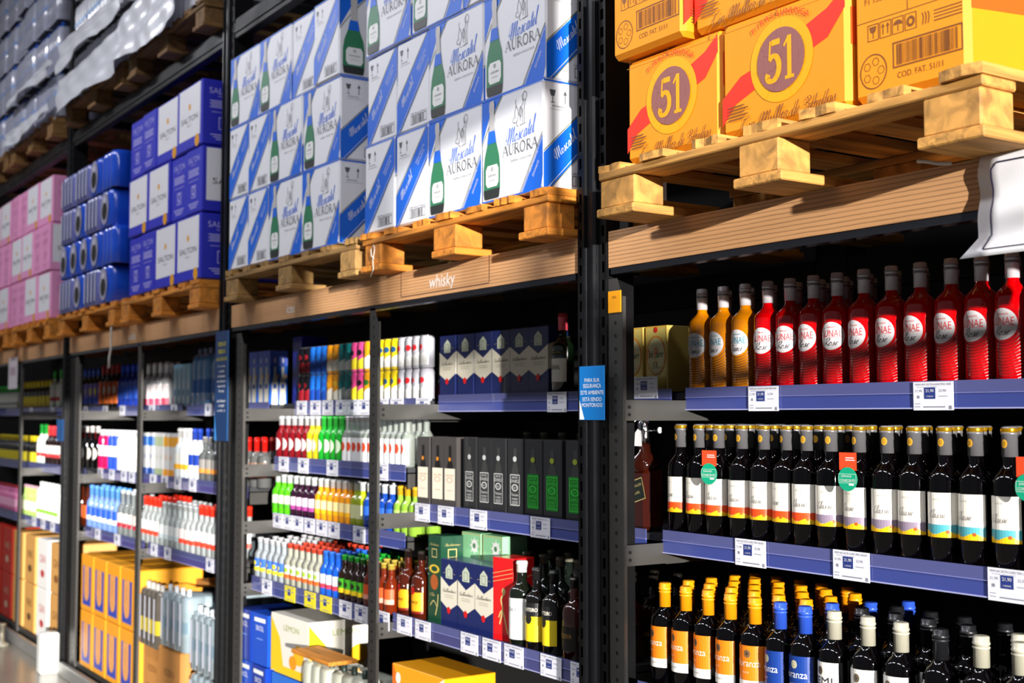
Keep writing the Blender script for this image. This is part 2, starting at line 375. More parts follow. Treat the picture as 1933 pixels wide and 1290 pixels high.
def angle_post(x0, x1, where, ztop=1.97, gap=None):
    r = empty('slotted_angle', (x1, 0, 0)); tag(r, 'grey slotted angle shelf post %s' % where, 'shelf post', 'slotted angle shelf posts')
    mm = M(); w = x1-x0
    mm.add([(-w, 0, .02), (0, 0, .02), (0, 0, ztop-.05), (-w*.35, 0, ztop), (-w, 0, ztop)], [(0,1,2,3,4)], GREY)
    mm.box(-w, 0, 0.0005, 0.003, .02, ztop-.05, GREY)
    z = 0.1
    while z < ztop-.03:
        mm.disc(plane((-w*.5, 0, z), (1,0,0), (0,0,1)), 0, 0, 0.0055, 0.0055, HOLE, 1, 10); z += 0.035
    mm.build('front_flange', r)
    mm = M(); mm.box(-0.004, 0, 0.003, 0.012, .02, ztop-.05, GREY); mm.build('side_flange', r)
    if gap:
        mm = M(); mm.box(gap-x1, x0-x1-0.001, 0.004, 0.012, .02, ztop, STEEL); mm.build('filler_plate', r)
heavy_post(-2.818, -2.688, 'beside the blue security sign')
heavy_post(-5.597, -5.458, 'behind the tall dark blue sign')
heavy_post(-8.37, -8.25, 'left of the blue printed cartons')
heavy_post(-12.64, -12.5, 'at the far left end')
heavy_post(-0.03, 0.10, 'at the right end of the wine bay')
angle_post(-2.685, -2.625, 'carrying the yellow tag')
angle_post(-4.087, -4.025, 'between the whisky and the bottled cocktails', 1.99)
angle_post(-5.385, -5.30, 'right of the tall dark blue sign', gap=-5.456)
angle_post(-6.82, -6.76, 'right of the blue and yellow cartons', 1.99)
angle_post(-8.1, -7.99, 'left of the blue and yellow cartons', gap=-8.249)
angle_post(-9.6, -9.54, 'in the middle of the farthest bay', 1.99)

def beam(x0, x1, where, words=()):
    r = empty('rack_beam', (x0, 0, 2.0)); tag(r, 'wood-look shelf beam cover over %s' % where, 'beam', 'wood covered rack beams'); L = x1-x0
    mm = M(); mm.box(0, L, 0.0, 0.018, 0, 0.1, SLAT)
    for tx, px, py, h in words:
        p = P(px, py, 0); mm.text(plane((p.x-x0, 0, p.z-2.0), (1,0,0), (0,0,1)), tx, 0, 0, h, mat('f2f2f2', 0.4), 1, shear=0.12)
    if words and words[0][0] == 'whisky':
        for px in (757, 923): mm.rect(plane((PX(px, 0, 540)-x0, 0, 0), (1,0,0), (0,0,1)), 0, .004, .015, .1, mat('6b4a33'), 1)
        mm.rect(plane((0, 0, 0), (1,0,0), (0,0,1)), PX(757, 0, 540)-x0, PX(923, 0, 540)-x0, .012, .015, mat('6b4a33'), 1)
    mm.build('wood_cover', r)
    mm = M(); mm.box(0, L, 0.02, 0.07, -0.005, 0.1, STEEL, .004); mm.build('steel_beam', r)
    mm = M(); mm.box(0.01, L-.01, 0.0, 0.03, -0.018, -0.002, mat('55565e', 0.18, 0.9)); mm.build('lower_trim', r)
    mm = M(); mm.box(0, L, 0.95, 1.0, -0.005, 0.1, STEEL); mm.build('rear_beam', r)
    for o_, wd in (('connector', -0.005), ('connector', L-0.04)):
        mm = M(); mm.box(wd+.001, wd+.04, 0.07, 0.08, -0.02, 0.099, STEEL); mm.build('connector', r)
beam(-2.684, -0.04, 'the pink and red bottles')
beam(-5.452, -2.822, 'the whisky boxes', [('whisky', 834, 533, 0.055), ('ices', 549, 583, 0.035)])
beam(-8.245, -5.602, 'the bay left of the tall blue sign', [('vodka', 249, 635, 0.04)])
beam(-12.49, -8.375, 'the farthest bay', [('gin', 77, 666, 0.04)])
def upbeam(x0, x1, where):
    r = empty('upper_rack_beam', (x0, 0, 3.3)); tag(r, 'black steel upper rack beam %s' % where, 'beam', 'black upper rack beams'); L = x1-x0
    mm = M(); mm.box(0, L, 0.0, 0.045, 0.03, 0.125, STEEL, .004); mm.box(0, L, -0.006, 0.001, 0.055, 0.1, STEEL, .002)
    mm.build('front_beam', r)
    mm = M(); mm.box(0, L, 0.95, 1.0, 0.03, 0.125, STEEL); mm.build('rear_beam', r)
    for i in range(3):
        mm = M(); mm.box(L*(.2+.3*i), L*(.2+.3*i)+.04, 0.05, .95, 0.06, 0.1, STEEL); mm.build('cross_bar', r)
upbeam(-2.684, -.04, 'over the yellow cartons'); upbeam(-5.452, -2.822, 'over the white and blue sparkling wine cartons')
upbeam(-8.245, -5.602, 'over the blue cartons'); upbeam(-12.49, -8.375, 'over the pink cartons')

# ------------------------------------------------------------------ shelves
STRIP = mat('3e4a90', 0.25, coat=0.4, amt=0.06); STRIPC = glass('8288d0', 0.4); STRIPV = mat('4d4690', 0.2, coat=0.5, amt=0.06)
DECK = mat('4b4c50', 0.45, 0.5, kind='steel', amt=0.3)
SH = {}
def shelf(key, x0, x1, Y, s0, where, x_strip1=None, strip=STRIP, tip=0.062, d0=0.004):
    r = empty('shelf', (x0, Y, s0)); L = x1-x0; SH[key] = (Y, s0+0.05)
    tag(r, 'metal shelf with blue price rail %s' % where, 'shelf')
    mm = M(); mm.box(d0, L, 0.012, 0.93-Y, 0.032, 0.05, DECK); mm.build('deck', r)
    mm = M(); mm.box(-0.002, 0.002, -Y+0.004, 0.93-Y, -0.028, 0.027, GREY)
    for dz in (-.012, .008): mm.disc(plane((0.002, -Y+.02, dz), (0,1,0), (0,0,1)), 0, 0, .006, .005, HOLE, 1, 8)
    mm.build('side_rail', r)
    mm = M(); mm.box(L-.004, L, 0.012, 0.93-Y, -0.028, 0.027, GREY); mm.build('side_rail', r)
    Ls = (x_strip1 or x1)-x0
    mm = M(); mm.box(0, Ls, 0.0, 0.003, 0.0, tip*.55, strip, .0005); mm.box(0, Ls, -0.003, -0.0005, 0.0, 0.003, mat('a9abd8', .2)); mm.box(0, Ls, -0.003, 0.0035, tip*.55, tip*.57, mat('8f92cf', .2))
    mm.build('price_rail', r)
    mm = M(); mm.box(0, Ls, 0.0, 0.0025, tip*.57, tip, STRIPC); mm.build('clear_lip', r)
    return r
shelf('3a', -2.625, -0.05, .22, 1.616, 'under the pink wine bottles')
shelf('3b', -2.625, -0.05, .135, 1.232, 'under the dark wine bottles')
shelf('3c', -2.625, -0.05, .045, .842, 'under the orange capped wine bottles')
shelf('2Ra', -4.02, -2.65, .25, 1.616, 'under the navy whisky boxes', x_strip1=-2.72)
shelf('2Rb', -4.02, -2.65, .155, 1.226, 'under the black bottle boxes', x_strip1=-2.72)
shelf('2Rc', -4.02, -2.83, .065, .84, 'under the red and navy whisky boxes', strip=mat('45467c', .25, coat=.4))
shelf('2La', -5.30, -4.09, .246, 1.607, 'under the stacked cans', d0=-.15)
shelf('2Lb', -5.30, -4.09, .15, 1.36, 'under the red and green bottles')
shelf('2Lc', -5.30, -4.09, .15, 1.11, 'under the lime and orange bottles')
shelf('2Ld', -5.30, -4.09, .05, .84, 'with three yellow price tags')
shelf('1Ra', -6.75, -5.61, .25, 1.605, 'under the wrapped pale blue bottles'); shelf('1Rb', -6.75, -5.61, .15, 1.215, 'below it, left of the tall blue sign', strip=STRIPV)
shelf('1Rc', -6.75, -5.61, .05, .865, 'under the clear spirits bottles', strip=STRIPV)
shelf('1La', -7.988, -6.822, .25, 1.605, 'under violet and orange labelled bottles', d0=-.385); shelf('1Lb', -7.988, -6.822, .15, 1.215, 'under pink and blue slim bottles', strip=STRIPV, d0=-.385)
shelf('1Lc', -7.988, -6.822, .05, .865, 'above the blue and yellow cartons', strip=STRIPV)
shelf('0Ra', -9.54, -8.38, .25, 1.605, 'upper right in farthest bay'); shelf('0Rb', -9.54, -8.38, .15, 1.2, 'second right in farthest bay'); shelf('0Rc', -9.54, -8.38, .05, .83, 'third right in farthest bay')
shelf('0La', -12.48, -9.543, .25, 1.605, 'upper left in farthest bay'); shelf('0Lb', -12.48, -9.543, .15, 1.2, 'second left in farthest bay'); shelf('0Lc', -12.48, -9.543, .05, .83, 'third left in farthest bay')
for x0, x1, wh in ((-2.62, -.04, 'at the foot of the wine bay'), (-5.29, -2.83, 'at the foot of the whisky bay'), (-8.0, -5.61, 'at the foot of the blue and yellow cartons'), (-12.45, -8.38, 'at the foot of the farthest bay')):
    mm = M(); mm.box(x0, x1, 0.014, .9, 0.0, .1, GREY, .004); tag(mm.build('base_shelf'), 'low grey metal base shelf '+wh, 'shelf')

# ------------------------------------------------------------------ pallets
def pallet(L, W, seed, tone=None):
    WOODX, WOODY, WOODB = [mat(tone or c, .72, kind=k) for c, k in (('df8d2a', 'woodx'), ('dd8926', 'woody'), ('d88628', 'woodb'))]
    rr = random.Random(seed)
    r = empty('pallet')
    zb = [0, .022, .095, .115, .135]
    for i in range(3):
        y = [0, W/2-.05, W-.1][i]
        mm = M(); mm.box(0, L, y, y+.1, zb[2], zb[3], WOODX, .003); mm.build('stringer_board', r)
        for j in range(3):
            x = [0, L/2-.07, L-.14][j]; e = rr.uniform(0, .012)
            mm = M(); mm.box(x+e, x+.14-e, y+rr.uniform(0, .006), y+.1, zb[1], zb[2], WOODB, .004); mm.build('block', r)
    for j in range(3):
        x = [0, L/2-.07, L-.14][j]
        mm = M(); mm.box(x-.004, x+.144, -.004, W, zb[0], zb[1], WOODY, .003); mm.build('bottom_board', r)
    x = 0; n = 7; g = (L-.09)/(n-1)
    for i in range(n):
        e = rr.uniform(-.012, .008)
        mm = M(); x = i*g; nn = 5
        ws = rr.uniform(.08, .1)
        top = [(x+ws*k/nn, e+rr.uniform(-.006, .006)) for k in range(nn+1)]
        vs = [(a, c, z) for z in (zb[3], zb[4]+rr.uniform(-.002, .002)) for a, c in top]+[(a, W, z) for z in (zb[3], zb[4]) for a in (x, x+ws)]
        k = nn+1
        fs = [(q, q+1, k+q+1, k+q) for q in range(nn)]+[tuple(range(k, 2*k))+(2*k+3, 2*k+2), tuple(range(k-1, -1, -1))+(2*k, 2*k+1), (0, k, 2*k+2, 2*k), (nn, 2*k+1, 2*k+3, k+nn), (2*k, 2*k+2, 2*k+3, 2*k+1)]
        mm.add(vs, fs, WOODY); mm.build('deck_board', r)
    return r
def put_pallet(x0, x1, y, z, label, seed, W=1.0, tone=None):
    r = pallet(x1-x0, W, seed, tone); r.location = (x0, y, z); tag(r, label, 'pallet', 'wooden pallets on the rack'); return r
put_pallet(-2.52, -1.39, -.16, 2.1005, 'wooden pallet under the yellow cartons with the red ribbon', 1, tone='d49a4c')
put_pallet(-3.955, -2.824, -.10, 2.1005, 'sunlit orange wooden pallet under the right stack of white and blue cartons', 2)
put_pallet(-5.30, -4.02, -.09, 2.1005, 'shaded wooden pallet under the left stack of white and blue cartons', 3, tone='a88046')  # duller wood tone, with its shade partly put into the colour
put_pallet(-6.85, -5.63, -.09, 2.1005, 'wooden pallet under the royal blue cartons', 4)
put_pallet(-8.2, -6.98, -.09, 2.1005, 'wooden pallet under the shrink-wrapped blue packs', 5)
put_pallet(-9.52, -8.42, -.09, 2.1005, 'wooden pallet under the right stack of pink cartons', 6)
put_pallet(-10.85, -9.65, -.09, 2.1005, 'wooden pallet under the leftmost pink cartons', 7)
put_pallet(-10.98, -9.78, -.09, 3.426, 'high wooden pallet at the very top left corner', 11, tone='8a6230')  # darker tone on the high pallets puts their shade into the wood
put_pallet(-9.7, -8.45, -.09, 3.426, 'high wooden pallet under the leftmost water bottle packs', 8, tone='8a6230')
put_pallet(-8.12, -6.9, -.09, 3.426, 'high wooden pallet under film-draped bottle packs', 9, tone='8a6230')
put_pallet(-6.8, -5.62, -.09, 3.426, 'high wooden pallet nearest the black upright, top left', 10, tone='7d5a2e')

# ------------------------------------------------------------------ cartons
AW = mat('f1f1f6', 0.45, kind='card', amt=0.04, scale=4); AB = print_('0b69e2'); ABD = print_('0a49b8'); AG = print_('2f8058'); ADK = print_('2b2f2e'); AGR = print_('5c5f63'); AOL = print_('6f7454'); WH = print_('f4f4f2'); FOIL = print_('c9c5c4')
def art_wide(mm, f, w, h):
    mm.art(f, [[(0, h*.58), (w*.14, h*.84), (w*.2, h*.99), (0, h*.99)]], AB); mm.art(f, [[(w*.14, h*.8), (w*.34, h*.99), (w*.18, h*.99)]], AB)
    mm.line(f, [(0, h*.56), (w*.16, h*.78), (w*.35, h*.99)], .003, AOL, 2, False)
    mm.art(f, [[(w*.66, .004), (w*.97, .004), (w, h*.13), (w, h*.5)]], AB); mm.line(f, [(w*.64, .003), (w, h*.52)], .003, AOL, 2, False); mm.line(f, [(w*.685, .005), (w*.998, h*.465)], .0015, WH, 3, False)
    mm.rect(f, 0, w, h*.985, h, AB, 3); mm.rect(f, 0, w, 0, .004, AB, 3)
    mm.text(f, 'VINHO MOSCATEL', w*.86, h*.27, .009, WH, 3, width=.07, rot=.93); mm.text(f, 'ESPUMANTE', w*.895, h*.2, .009, WH, 3, width=.05, rot=.93)
    cx = w*.18
    def bot(pts, mt, k): mm.art(f, [[(cx-a*w, b*h) for a, b in pts]+[(cx+a*w, b*h) for a, b in reversed(pts)]], mt, k)
    bot([(.125, .06), (.138, .12), (.138, .32), (.12, .44), (.075, .56), (.055, .66)], AG, 4)
    bot([(.12, .03), (.13, .06), (.138, .12)], ADK, 5); bot([(.075, .56), (.055, .66), (.045, .70)], AB, 5)
    bot([(.045, .68), (.036, .86), (.043, .87), (.043, .94), (.03, .97)], FOIL, 5)
    mm.art(f, [[(cx+a*w, b*h) for a, b in ((-.07,.14),(.09,.14),(.118,.18),(.118,.31),(.09,.35),(-.07,.35),(-.1,.31),(-.1,.18))]], WH, 6)
    mm.frame(f, cx-.045*w, cx+.06*w, h*.2, h*.203, .0008, AGR, 7); mm.text(f, 'AURORA', cx+.01*w, h*.25, .007, AGR, 7, width=.045)
    mm.disc(f, cx+.01*w, h*.31, .006, .006, AGR, 7, 10, .6)
    x = w*.63
    for q in ([(-.06,.72),(-.07,.78),(-.05,.84),(-.06,.88),(-.045,.9)], [(-.05,.84),(-.02,.8),(-.01,.74),(-.03,.7),(-.055,.68)], [(-.03,.7),(-.04,.66),(-.01,.64)], [(.02,.68),(.025,.8),(.06,.84),(.07,.92)], [(.06,.66),(.055,.8)], [(.09,.66),(.085,.8),(.11,.88)], [(.05,.92),(.09,.95),(.12,.92),(.11,.88),(.06,.87),(.05,.92)], [(-.0,.76),(.02,.82),(.045,.78),(.03,.72),(-.0,.76)], [(-.08,.74),(-.1,.7),(-.06,.68)], [(.01,.645),(.1,.655)]):
        mm.line(f, [(x+a*w, b*h) for a, b in q], .0018, AGR, 2)
    mm.text(f, 'Moscatel', w*.66, h*.6, h*.17, AB, 2, width=w*.5, rot=.1, stroke=scriptb)
    mm.text(f, 'AURORA', w*.645, h*.445, h*.1, AGR, 3, width=w*.58, stroke=serif)
    mm.text(f, 'SERRA GAUCHA', w*.66, h*.335, h*.022, mat('9a9a9e'), 2, width=w*.34)
def art_narrow(mm, f, w, h):
    mm.art(f, [[(0, .003), (w*.1, .003), (w, h*.66), (w, h*.97), (w*.97, h*.99), (0, h*.33)]], AB)
    mm.line(f, [(w*.1, .002), (w, h*.65)], .003, AOL, 2, False); mm.line(f, [(0, h*.345), (w*.96, h*.995)], .003, AOL, 2, False)
    mm.line(f, [(w*.06, .004), (w, h*.69)], .0015, WH, 2, False)
    a = math.atan2(h*.65, w*.93)
    mm.text(f, 'Moscatel', w*.33, h*.43, h*.1, WH, 2, width=h*.36, rot=a, stroke=scriptb)
    mm.text(f, 'VINHO MOSCATEL', w*.76, h*.72, .008, WH, 2, width=.08, rot=a); mm.text(f, 'ESPUMANTE', w*.79, h*.68, .008, WH, 2, width=.06, rot=a)
    x, y = w*.14, h*.85                                    # glass and arrow marks
    mm.art(f, [[(x-.011, y+.02), (x-.006, y+.002), (x+.006, y+.002), (x+.011, y+.02)]], AGR); mm.rect(f, x-.001, x+.001, y-.015, y+.002, AGR); mm.rect(f, x-.007, x+.007, y-.017, y-.015, AGR)
    x = w*.34; mm.rect(f, x-.0015, x+.0015, y-.017, y+.012, AGR); mm.art(f, [[(x-.007, y+.008), (x+.007, y+.008), (x, y+.022)]], AGR)
    mm.text(f, 'FRAGIL', w*.24, h*.765, .006, AGR, 1, width=.045); mm.rect(f, w*.1, w*.42, h*.735, h*.738, mat('8a8a8e'))
    mm.text(f, '1385 Moscatel Branco', w*.69, h*.165, .007, AGR, 1, width=w*.5)
    mm.frame(f, w*.45, w*.93, h*.05, h*.145, .0018, AGR); barcode(mm, f, w*.5, w*.88, h*.06, h*.135, 16, AGR)
    mm.rect(f, 0, w, h*.985, h, AB, 3)
def barcode(mm, f, x0, x1, y0, y1, n, mt):
    rr = random.Random(n); x = x0; st = (x1-x0)/n
    for i in range(n):
        ww = st*rr.choice((.25, .4, .65)); mm.rect(f, x, x+ww, y0, y1, mt, 2); x += st
def carton(name, W, D, H, base, front, side, bev=.006):
    def fn():
        mm = M(); mm.box(0, W, 0, D, 0, H, base, bev)
        if front: front(mm, plane((bev*.3, 0, 0), (1,0,0), (0,0,1)), W-bev*.6, H)
        if side: side(mm, plane((W, bev*.3, 0), (0,1,0), (0,0,1)), D-bev*.6, H)
        return mm.build(name)
    return T(fn, 'box')
aur_w = carton('wine_carton', .326, .222, .312, AW, art_wide, art_narrow); aur_n = carton('wine_carton', .218, .33, .312, AW, art_narrow, art_wide)
def stack(wide, narrow, ww, wn, x_right, y, z0, hh, rows, desc, group, gap=.004, dd=(.0, .0)):
    """interlocked stack seen from the front: row patterns from the left, n narrow face, w wide face; right edge fixed"""
    for r_, pat in enumerate(rows):
        xs = []; x = x_right
        for c in reversed(pat):
            q = ww if c == 'w' else wn; x -= q+gap; xs.insert(0, x)
        for i, c in enumerate(pat):
            lay = ['bottom', 'second', 'third', 'top'][r_]
            t = wide if c == 'w' else narrow
            t.put((xs[i]+R.uniform(-.002, .002), y+R.uniform(-.006, .006), z0+r_*hh), R.uniform(-.008, .008), '%s, %s from left in the %s row of %s' % (desc[0], ORD[i], lay, desc[1]), group)
        # the ones behind at the right-hand corner, whose sides show
        t = narrow if pat[-1] == 'n' else wide; dep = (ww if pat[-1] == 'n' else wn)+.01
        q = ww if pat[-1] == 'w' else wn
        t.put((x_right-q-gap, y+dep, z0+r_*hh), 0, '%s behind the right corner of the %s row of %s' % (desc[0], ['bottom', 'second', 'third', 'top'][r_], desc[1]), group)
stack(aur_w, aur_n, .326, .218, -2.862, -.08, 2.238, .315, ['nnww', 'nnww', 'wwnn'], ('white carton with blue ribbon', 'the right sparkling stack'), 'white and blue sparkling wine cartons')
stack(aur_w, aur_n, .326, .218, -4.195, -.075, 2.238, .315, ['nnww', 'nnww', 'wwnn'], ('white carton with blue ribbon', 'the left sparkling stack'), 'white and blue sparkling wine cartons')

# yellow cartons with the red ribbon
YB = mat('ea9206', 0.6, kind='card', amt=0.12, scale=5); YL = print_('f2a40a'); YR = print_('ef3320'); YBR = print_('8e5a56'); YPR = print_('7d4a22')
def art51(mm, f, w, h):
    cx, cy, rx = w*.5, h*.54, h*.27
    mm.art(f, [[(0, h*.1), (w*.12, h*.27), (w*.3, h*.36), (w*.34, h*.56), (w*.16, h*.5), (0, h*.34)]], YR)
    mm.art(f, [[(w*.68, h*.52), (w*.86, h*.6), (w*.99, h*.8), (w*.99, h*1.0-.01), (w*.86, h*.84), (w*.7, h*.76)]], YR)
    mm.disc(f, cx, cy, rx*1.32, rx*1.32, YL, 2, 36); mm.disc(f, cx, cy, rx, rx, YBR, 5, 36)
    mm.text(f, '51', cx, cy, rx*1.35, YL, 6, width=rx*1.2, stroke=fiftyone)
    for i, ch in enumerate('PIRASSUNUNGA'):
        a = PI*.72-i*PI*.44/11; q = rx*1.42
        mm.text(f, ch, cx+q*math.cos(a)*1.25, cy+q*math.sin(a)*1.0+.004, .014, YR, 7, rot=(a-PI/2)*.6)
    mm.text(f, 'Cia Mller de Bebidas'.replace('Mller', 'Muller'), w*.55, h*.1, h*.13, YPR, 7, width=w*.75, rot=.05, stroke=script)
    for i in range(5): mm.rect(f, w*.06, w*(.2+.03*(i % 2)), h*(.13+.028*i), h*(.14+.028*i), YPR, 7)
    fl = mat('d9920c', .6, kind='card', amt=.2)
    for a in (.03, .46, .9): mm.line(f, [(w*a, h*.93), (w*(a+.01), h)], .002, YPR, 2, False)
    mm.rect(f, 0, w, h*.928, h*.932, fl, 2)
def art51b(mm, f, w, h):
    mm.line(f, [(w*.03, h*.62), (w*.97, h*.62)], .0015, YPR, 1, False); mm.line(f, [(w*.5, h*.62), (w*.5, h*.95)], .0015, YPR, 1, False)
    mm.text(f, 'F1 15020', w*.22, h*.78, .013, YPR, 1, width=.06); mm.text(f, 'L051020', w*.75, h*.8, .013, YPR, 1, width=.06)
    for i in range(4):
        x = w*(.13+.115*i); mm.frame(f, x, x+.028, h*.46, h*.46+.034, .0015, YPR)
    x = w*.13+.014; y = h*.46+.017
    mm.art(f, [[(x-.009, y+.012), (x-.005, y), (x+.005, y), (x+.009, y+.012)]], YPR); mm.rect(f, x-.001, x+.001, y-.012, y, YPR)
    x += w*.115
    for d in (-.006, .006): mm.rect(f, x+d-.001, x+d+.001, y-.01, y+.008, YPR); mm.art(f, [[(x+d-.004, y+.005), (x+d+.004, y+.005), (x+d, y+.013)]], YPR)
    x += w*.115; mm.art(f, [[(x-.011, y+.001)]+[(x-.011*math.cos(a*PI/6), y+.001+.01*math.sin(a*PI/6)) for a in range(1, 6)]+[(x+.011, y+.001)]], YPR); mm.rect(f, x-.001, x+.001, y-.012, y, YPR)
    x += w*.115; mm.disc(f, x, y, .01, .011, YPR, 1, 12, .5)
    for i in range(3): mm.line(f, [(w*(.63+.025*i), h*.47), (w*(.64+.025*i), h*.52), (w*(.63+.025*i), h*.56)], .002, YPR)
    for i in range(4): mm.rect(f, w*.73, w*.97, h*(.47+.025*i), h*(.478+.025*i), YPR)
    mm.frame(f, w*.36, w*.97, h*.2, h*.4, .003, YPR); barcode(mm, f, w*.4, w*.93, h*.22, h*.38, 34, YPR)
    mm.text(f, 'COD. FAT. 51/11', w*.6, h*.14, .012, YPR, 1, width=w*.4)
    mm.disc(f, w*.18, h*.22, .034, .036, YPR, 1, 24, .93)
    for i in range(5): mm.disc(f, w*.18+.019*math.cos(i*1.257), h*.22+.02*math.sin(i*1.257), .009, .009, YPR, 1, 6, .86)
def side51(mm, f, w, h):
    mm.art(f, [[(w*.02, h*.5), (w*.5, h*.56), (w*.98, h*.5), (w*.98, h*.8), (w*.5, h*.86), (w*.02, h*.8)]], print_('ee5a1c'))
y_w = carton('liquor_carton', .378, .27, .262, YB, art51, side51, .012); y_w2 = carton('liquor_carton', .345, .27, .262, YB, art51, side51, .012)
y_n = carton('liquor_carton', .275, .37, .262, YB, art51b, side51, .012); y_n2 = carton('liquor_carton', .275, .37, .262, YB, art51b, art51, .012)
GY = 'yellow cartons with the red ribbon'
y_w2.put((-2.478, -.1, 2.238), 0, 'leftmost bottom yellow carton with brown numbered disc, beside the black upright', GY)
y_w.put((-2.124, -.105, 2.238), 0, 'middle bottom yellow carton with large brown numbered disc above the pallet', GY)
y_n.put((-1.738, -.1, 2.238), .01, 'bottom right yellow carton with barcode front and sunlit side', GY)
y_n2.put((-2.505, -.125, 2.506), -.01, 'second-row left yellow carton with barcode over the smaller disc carton', GY)
y_w.put((-2.222, -.10, 2.506), 0, 'second-row middle yellow carton with red ribbon over the large brown disc', GY)
y_w.put((-1.838, -.10, 2.506), 0, 'second-row right yellow carton cropped by the photo top', GY)
y_w2.put((-2.478, -.1, 2.774), 0, 'third-row left yellow carton', GY); y_w.put((-2.124, -.105, 2.774), 0, 'third-row middle yellow carton', GY); y_n.put((-1.738, -.1, 2.774), 0, 'third-row right yellow carton', GY)
y_n2.put((-1.738, .28, 2.238), 0, 'yellow carton behind the bottom right sunlit one', GY)

# blue and pink cartons with white panels
def panelart(c, tc, big):
    cm = print_(c)
    def wide(mm, f, w, h):
        mm.rect(f, w*.06, w*.94, h*.17, h*.97, print_('eceaf0')); mm.text(f, 'SALTON', w*.5, h*.47, h*.09, print_('35353c'), 2, width=w*.7)
        mm.text(f, 'BRUT', w*.5, h*.37, h*.03, print_('8a8a90'), 2, width=w*.18); mm.disc(f, w*.5, h*.66, .016, .016, print_('f2b021'), 2, 12)
        mm.disc(f, w*.82, h*.09, .03, .03, print_('f0a818'), 2, 16)
    def narrow(mm, f, w, h):
        t = print_(tc)
        mm.text(f, 'SALTON', w*.5, h*.83, h*.09, t, 1, width=w*.7); mm.text(f, 'BRUT', w*.5, h*.75, h*.025, t, 1, width=w*.3)
        for i in range(5): mm.rect(f, w*(.16+.03*(i % 2)), w*(.84-.03*(i % 3)), h*(.57+.025*i), h*(.583+.025*i), t)
        mm.rect(f, w*.2, w*.8, h*.5, h*.508, t); mm.frame(f, w*.36, w*.66, h*.24, h*.43, .004, t); mm.disc(f, w*.51, h*.35, .02, .026, t, 1, 10, .6)
        for i in range(3): mm.rect(f, w*(.3-.06*i), w*(.7+.06*i), h*(.08+.035*i), h*(.095+.035*i), t)
    return wide, narrow
def salton(c, tc):
    wd, nr = panelart(c, tc, 1); base = mat(c, .45, kind='card', amt=.06)
    return carton('wine_carton', .335, .225, .31, base, wd, nr), carton('wine_carton', .222, .335, .31, base, nr, wd)
b1, b2 = salton('2a2fc0', 'b9b4f2'); k1, k2 = salton('ee9ccb', 'd67fb4')
stack(b1, b2, .335, .222, -5.632, -.08, 2.238, .316, ['nnww', 'wwnn', 'nnww'], ('royal blue wine carton', 'the blue stack'), 'royal blue wine cartons')
stack(k1, k2, .335, .222, -8.46, -.08, 2.238, .316, ['nnww', 'wwnn', 'nnww'], ('pink wine carton', 'the right pink stack'), 'pink wine cartons')
stack(k1, k2, .335, .222, -9.66, -.08, 2.238, .316, ['nnww', 'wwnn', 'nww'], ('pink wine carton', 'the left pink stack'), 'pink wine cartons')

# shrink-wrapped packs
def scallop(n, W, D, r0, y0=0.0, m_=5):
    pts = []; st = W/n
    for i in range(n):
        for j in range(m_): a = PI*(j)/m_; pts.append((i*st+st/2-st/2*math.cos(a), -math.sin(a)*r0+y0))
    pts.append((W, y0)); return pts
def wrapped(W, D, H, n, film, cap, hole=False, band=None, ribs=None):
    def fn():
        r = empty('bottle_pack')
        mm = M(); nd = max(2, int(D/(W/n)))
        fr_ = scallop(n, W, D, .012); sd = [(W+.012*math.sin(PI*j/5), (i+(1-math.cos(PI*j/5))/2)*D/nd) for i in range(nd) for j in range(5)]
        ring = fr_+sd[1:]+[(W, D), (0, D)]
        k = len(ring); lv = [(0, .96), (.02, 1.0), (.5, .985), (.72, 1.0), (.86, .985), (.96, .96), (1, .86)]
        vs = [((x-W/2)*e+W/2, (y-D/2)*e+D/2, z*H) for z, e in lv for x, y in ring]
        fs = [(q*k+i, q*k+(i+1) % k, (q+1)*k+(i+1) % k, (q+1)*k+i) for q in range(len(lv)-1) for i in range(k)]+[tuple(range((len(lv)-1)*k, len(lv)*k))]
        mm.add(vs, fs, film, True); mm.build('film', r)
        if ribs:
            mm = M(); f = plane((0, -.0118, 0), (1,0,0), (0,0,1)); fs2 = plane((W+.006, 0, 0), (0,1,0), (0,0,1))
            for i in range(1, n): mm.rect(f, i*W/n-.008, i*W/n+.008, H*.04, H*.9, ribs, 1)  # dark strips paint the shade between the bottles
            for i in range(n): mm.rect(plane((0, -.0135, 0), (1,0,0), (0,0,1)), (i+.32)*W/n, (i+.6)*W/n, H*.12, H*.88, mat('e8eafa', .2, coat=.5), 1)  # pale strips paint a highlight down each bottle
            mm.build('bottle_ribs', r)
        if band:
            mm = M(); z0, z1, mt = band
            vs = [((x-W/2)*1.004+W/2, (y-D/2)*1.006+D/2, z*H) for z in (z0, z1) for x, y in ring]
            mm.add(vs, [(i, (i+1) % k, k+(i+1) % k, k+i) for i in range(k)], mt, True); mm.build('label_band', r)
        if hole:
            mm = M(); f = plane((0, -.014, 0), (1,0,0), (0,0,1))
            mm.disc(f, W/2, H*.5, W*.40, H*.44, mat('a9a9c4', .25, coat=.4), 1, 20); mm.disc(f, W/2, H*.42, W*.27, H*.24, mat('0b0b10', .2), 3, 16); mm.disc(f, W/2, H*.72, W*.13, H*.09, mat('d9d3e6', .2), 3, 10)
            mm.build('carry_hole', r)
        if cap:
            for i in range(n):
                mm = M(); mm.lathe([(.012, H*.9), (.012, H+.03), (.001, H+.032)], cap, 8, (i+.5)*W/n, .03); mm.build('cap', r)
        return r
    return T(fn, 'pack')
FS = mat('7a7ec6', .22, coat=.6, amt=.35, scale=14); FB = mat('1f57dd', .2, coat=.6, amt=.25, scale=12)
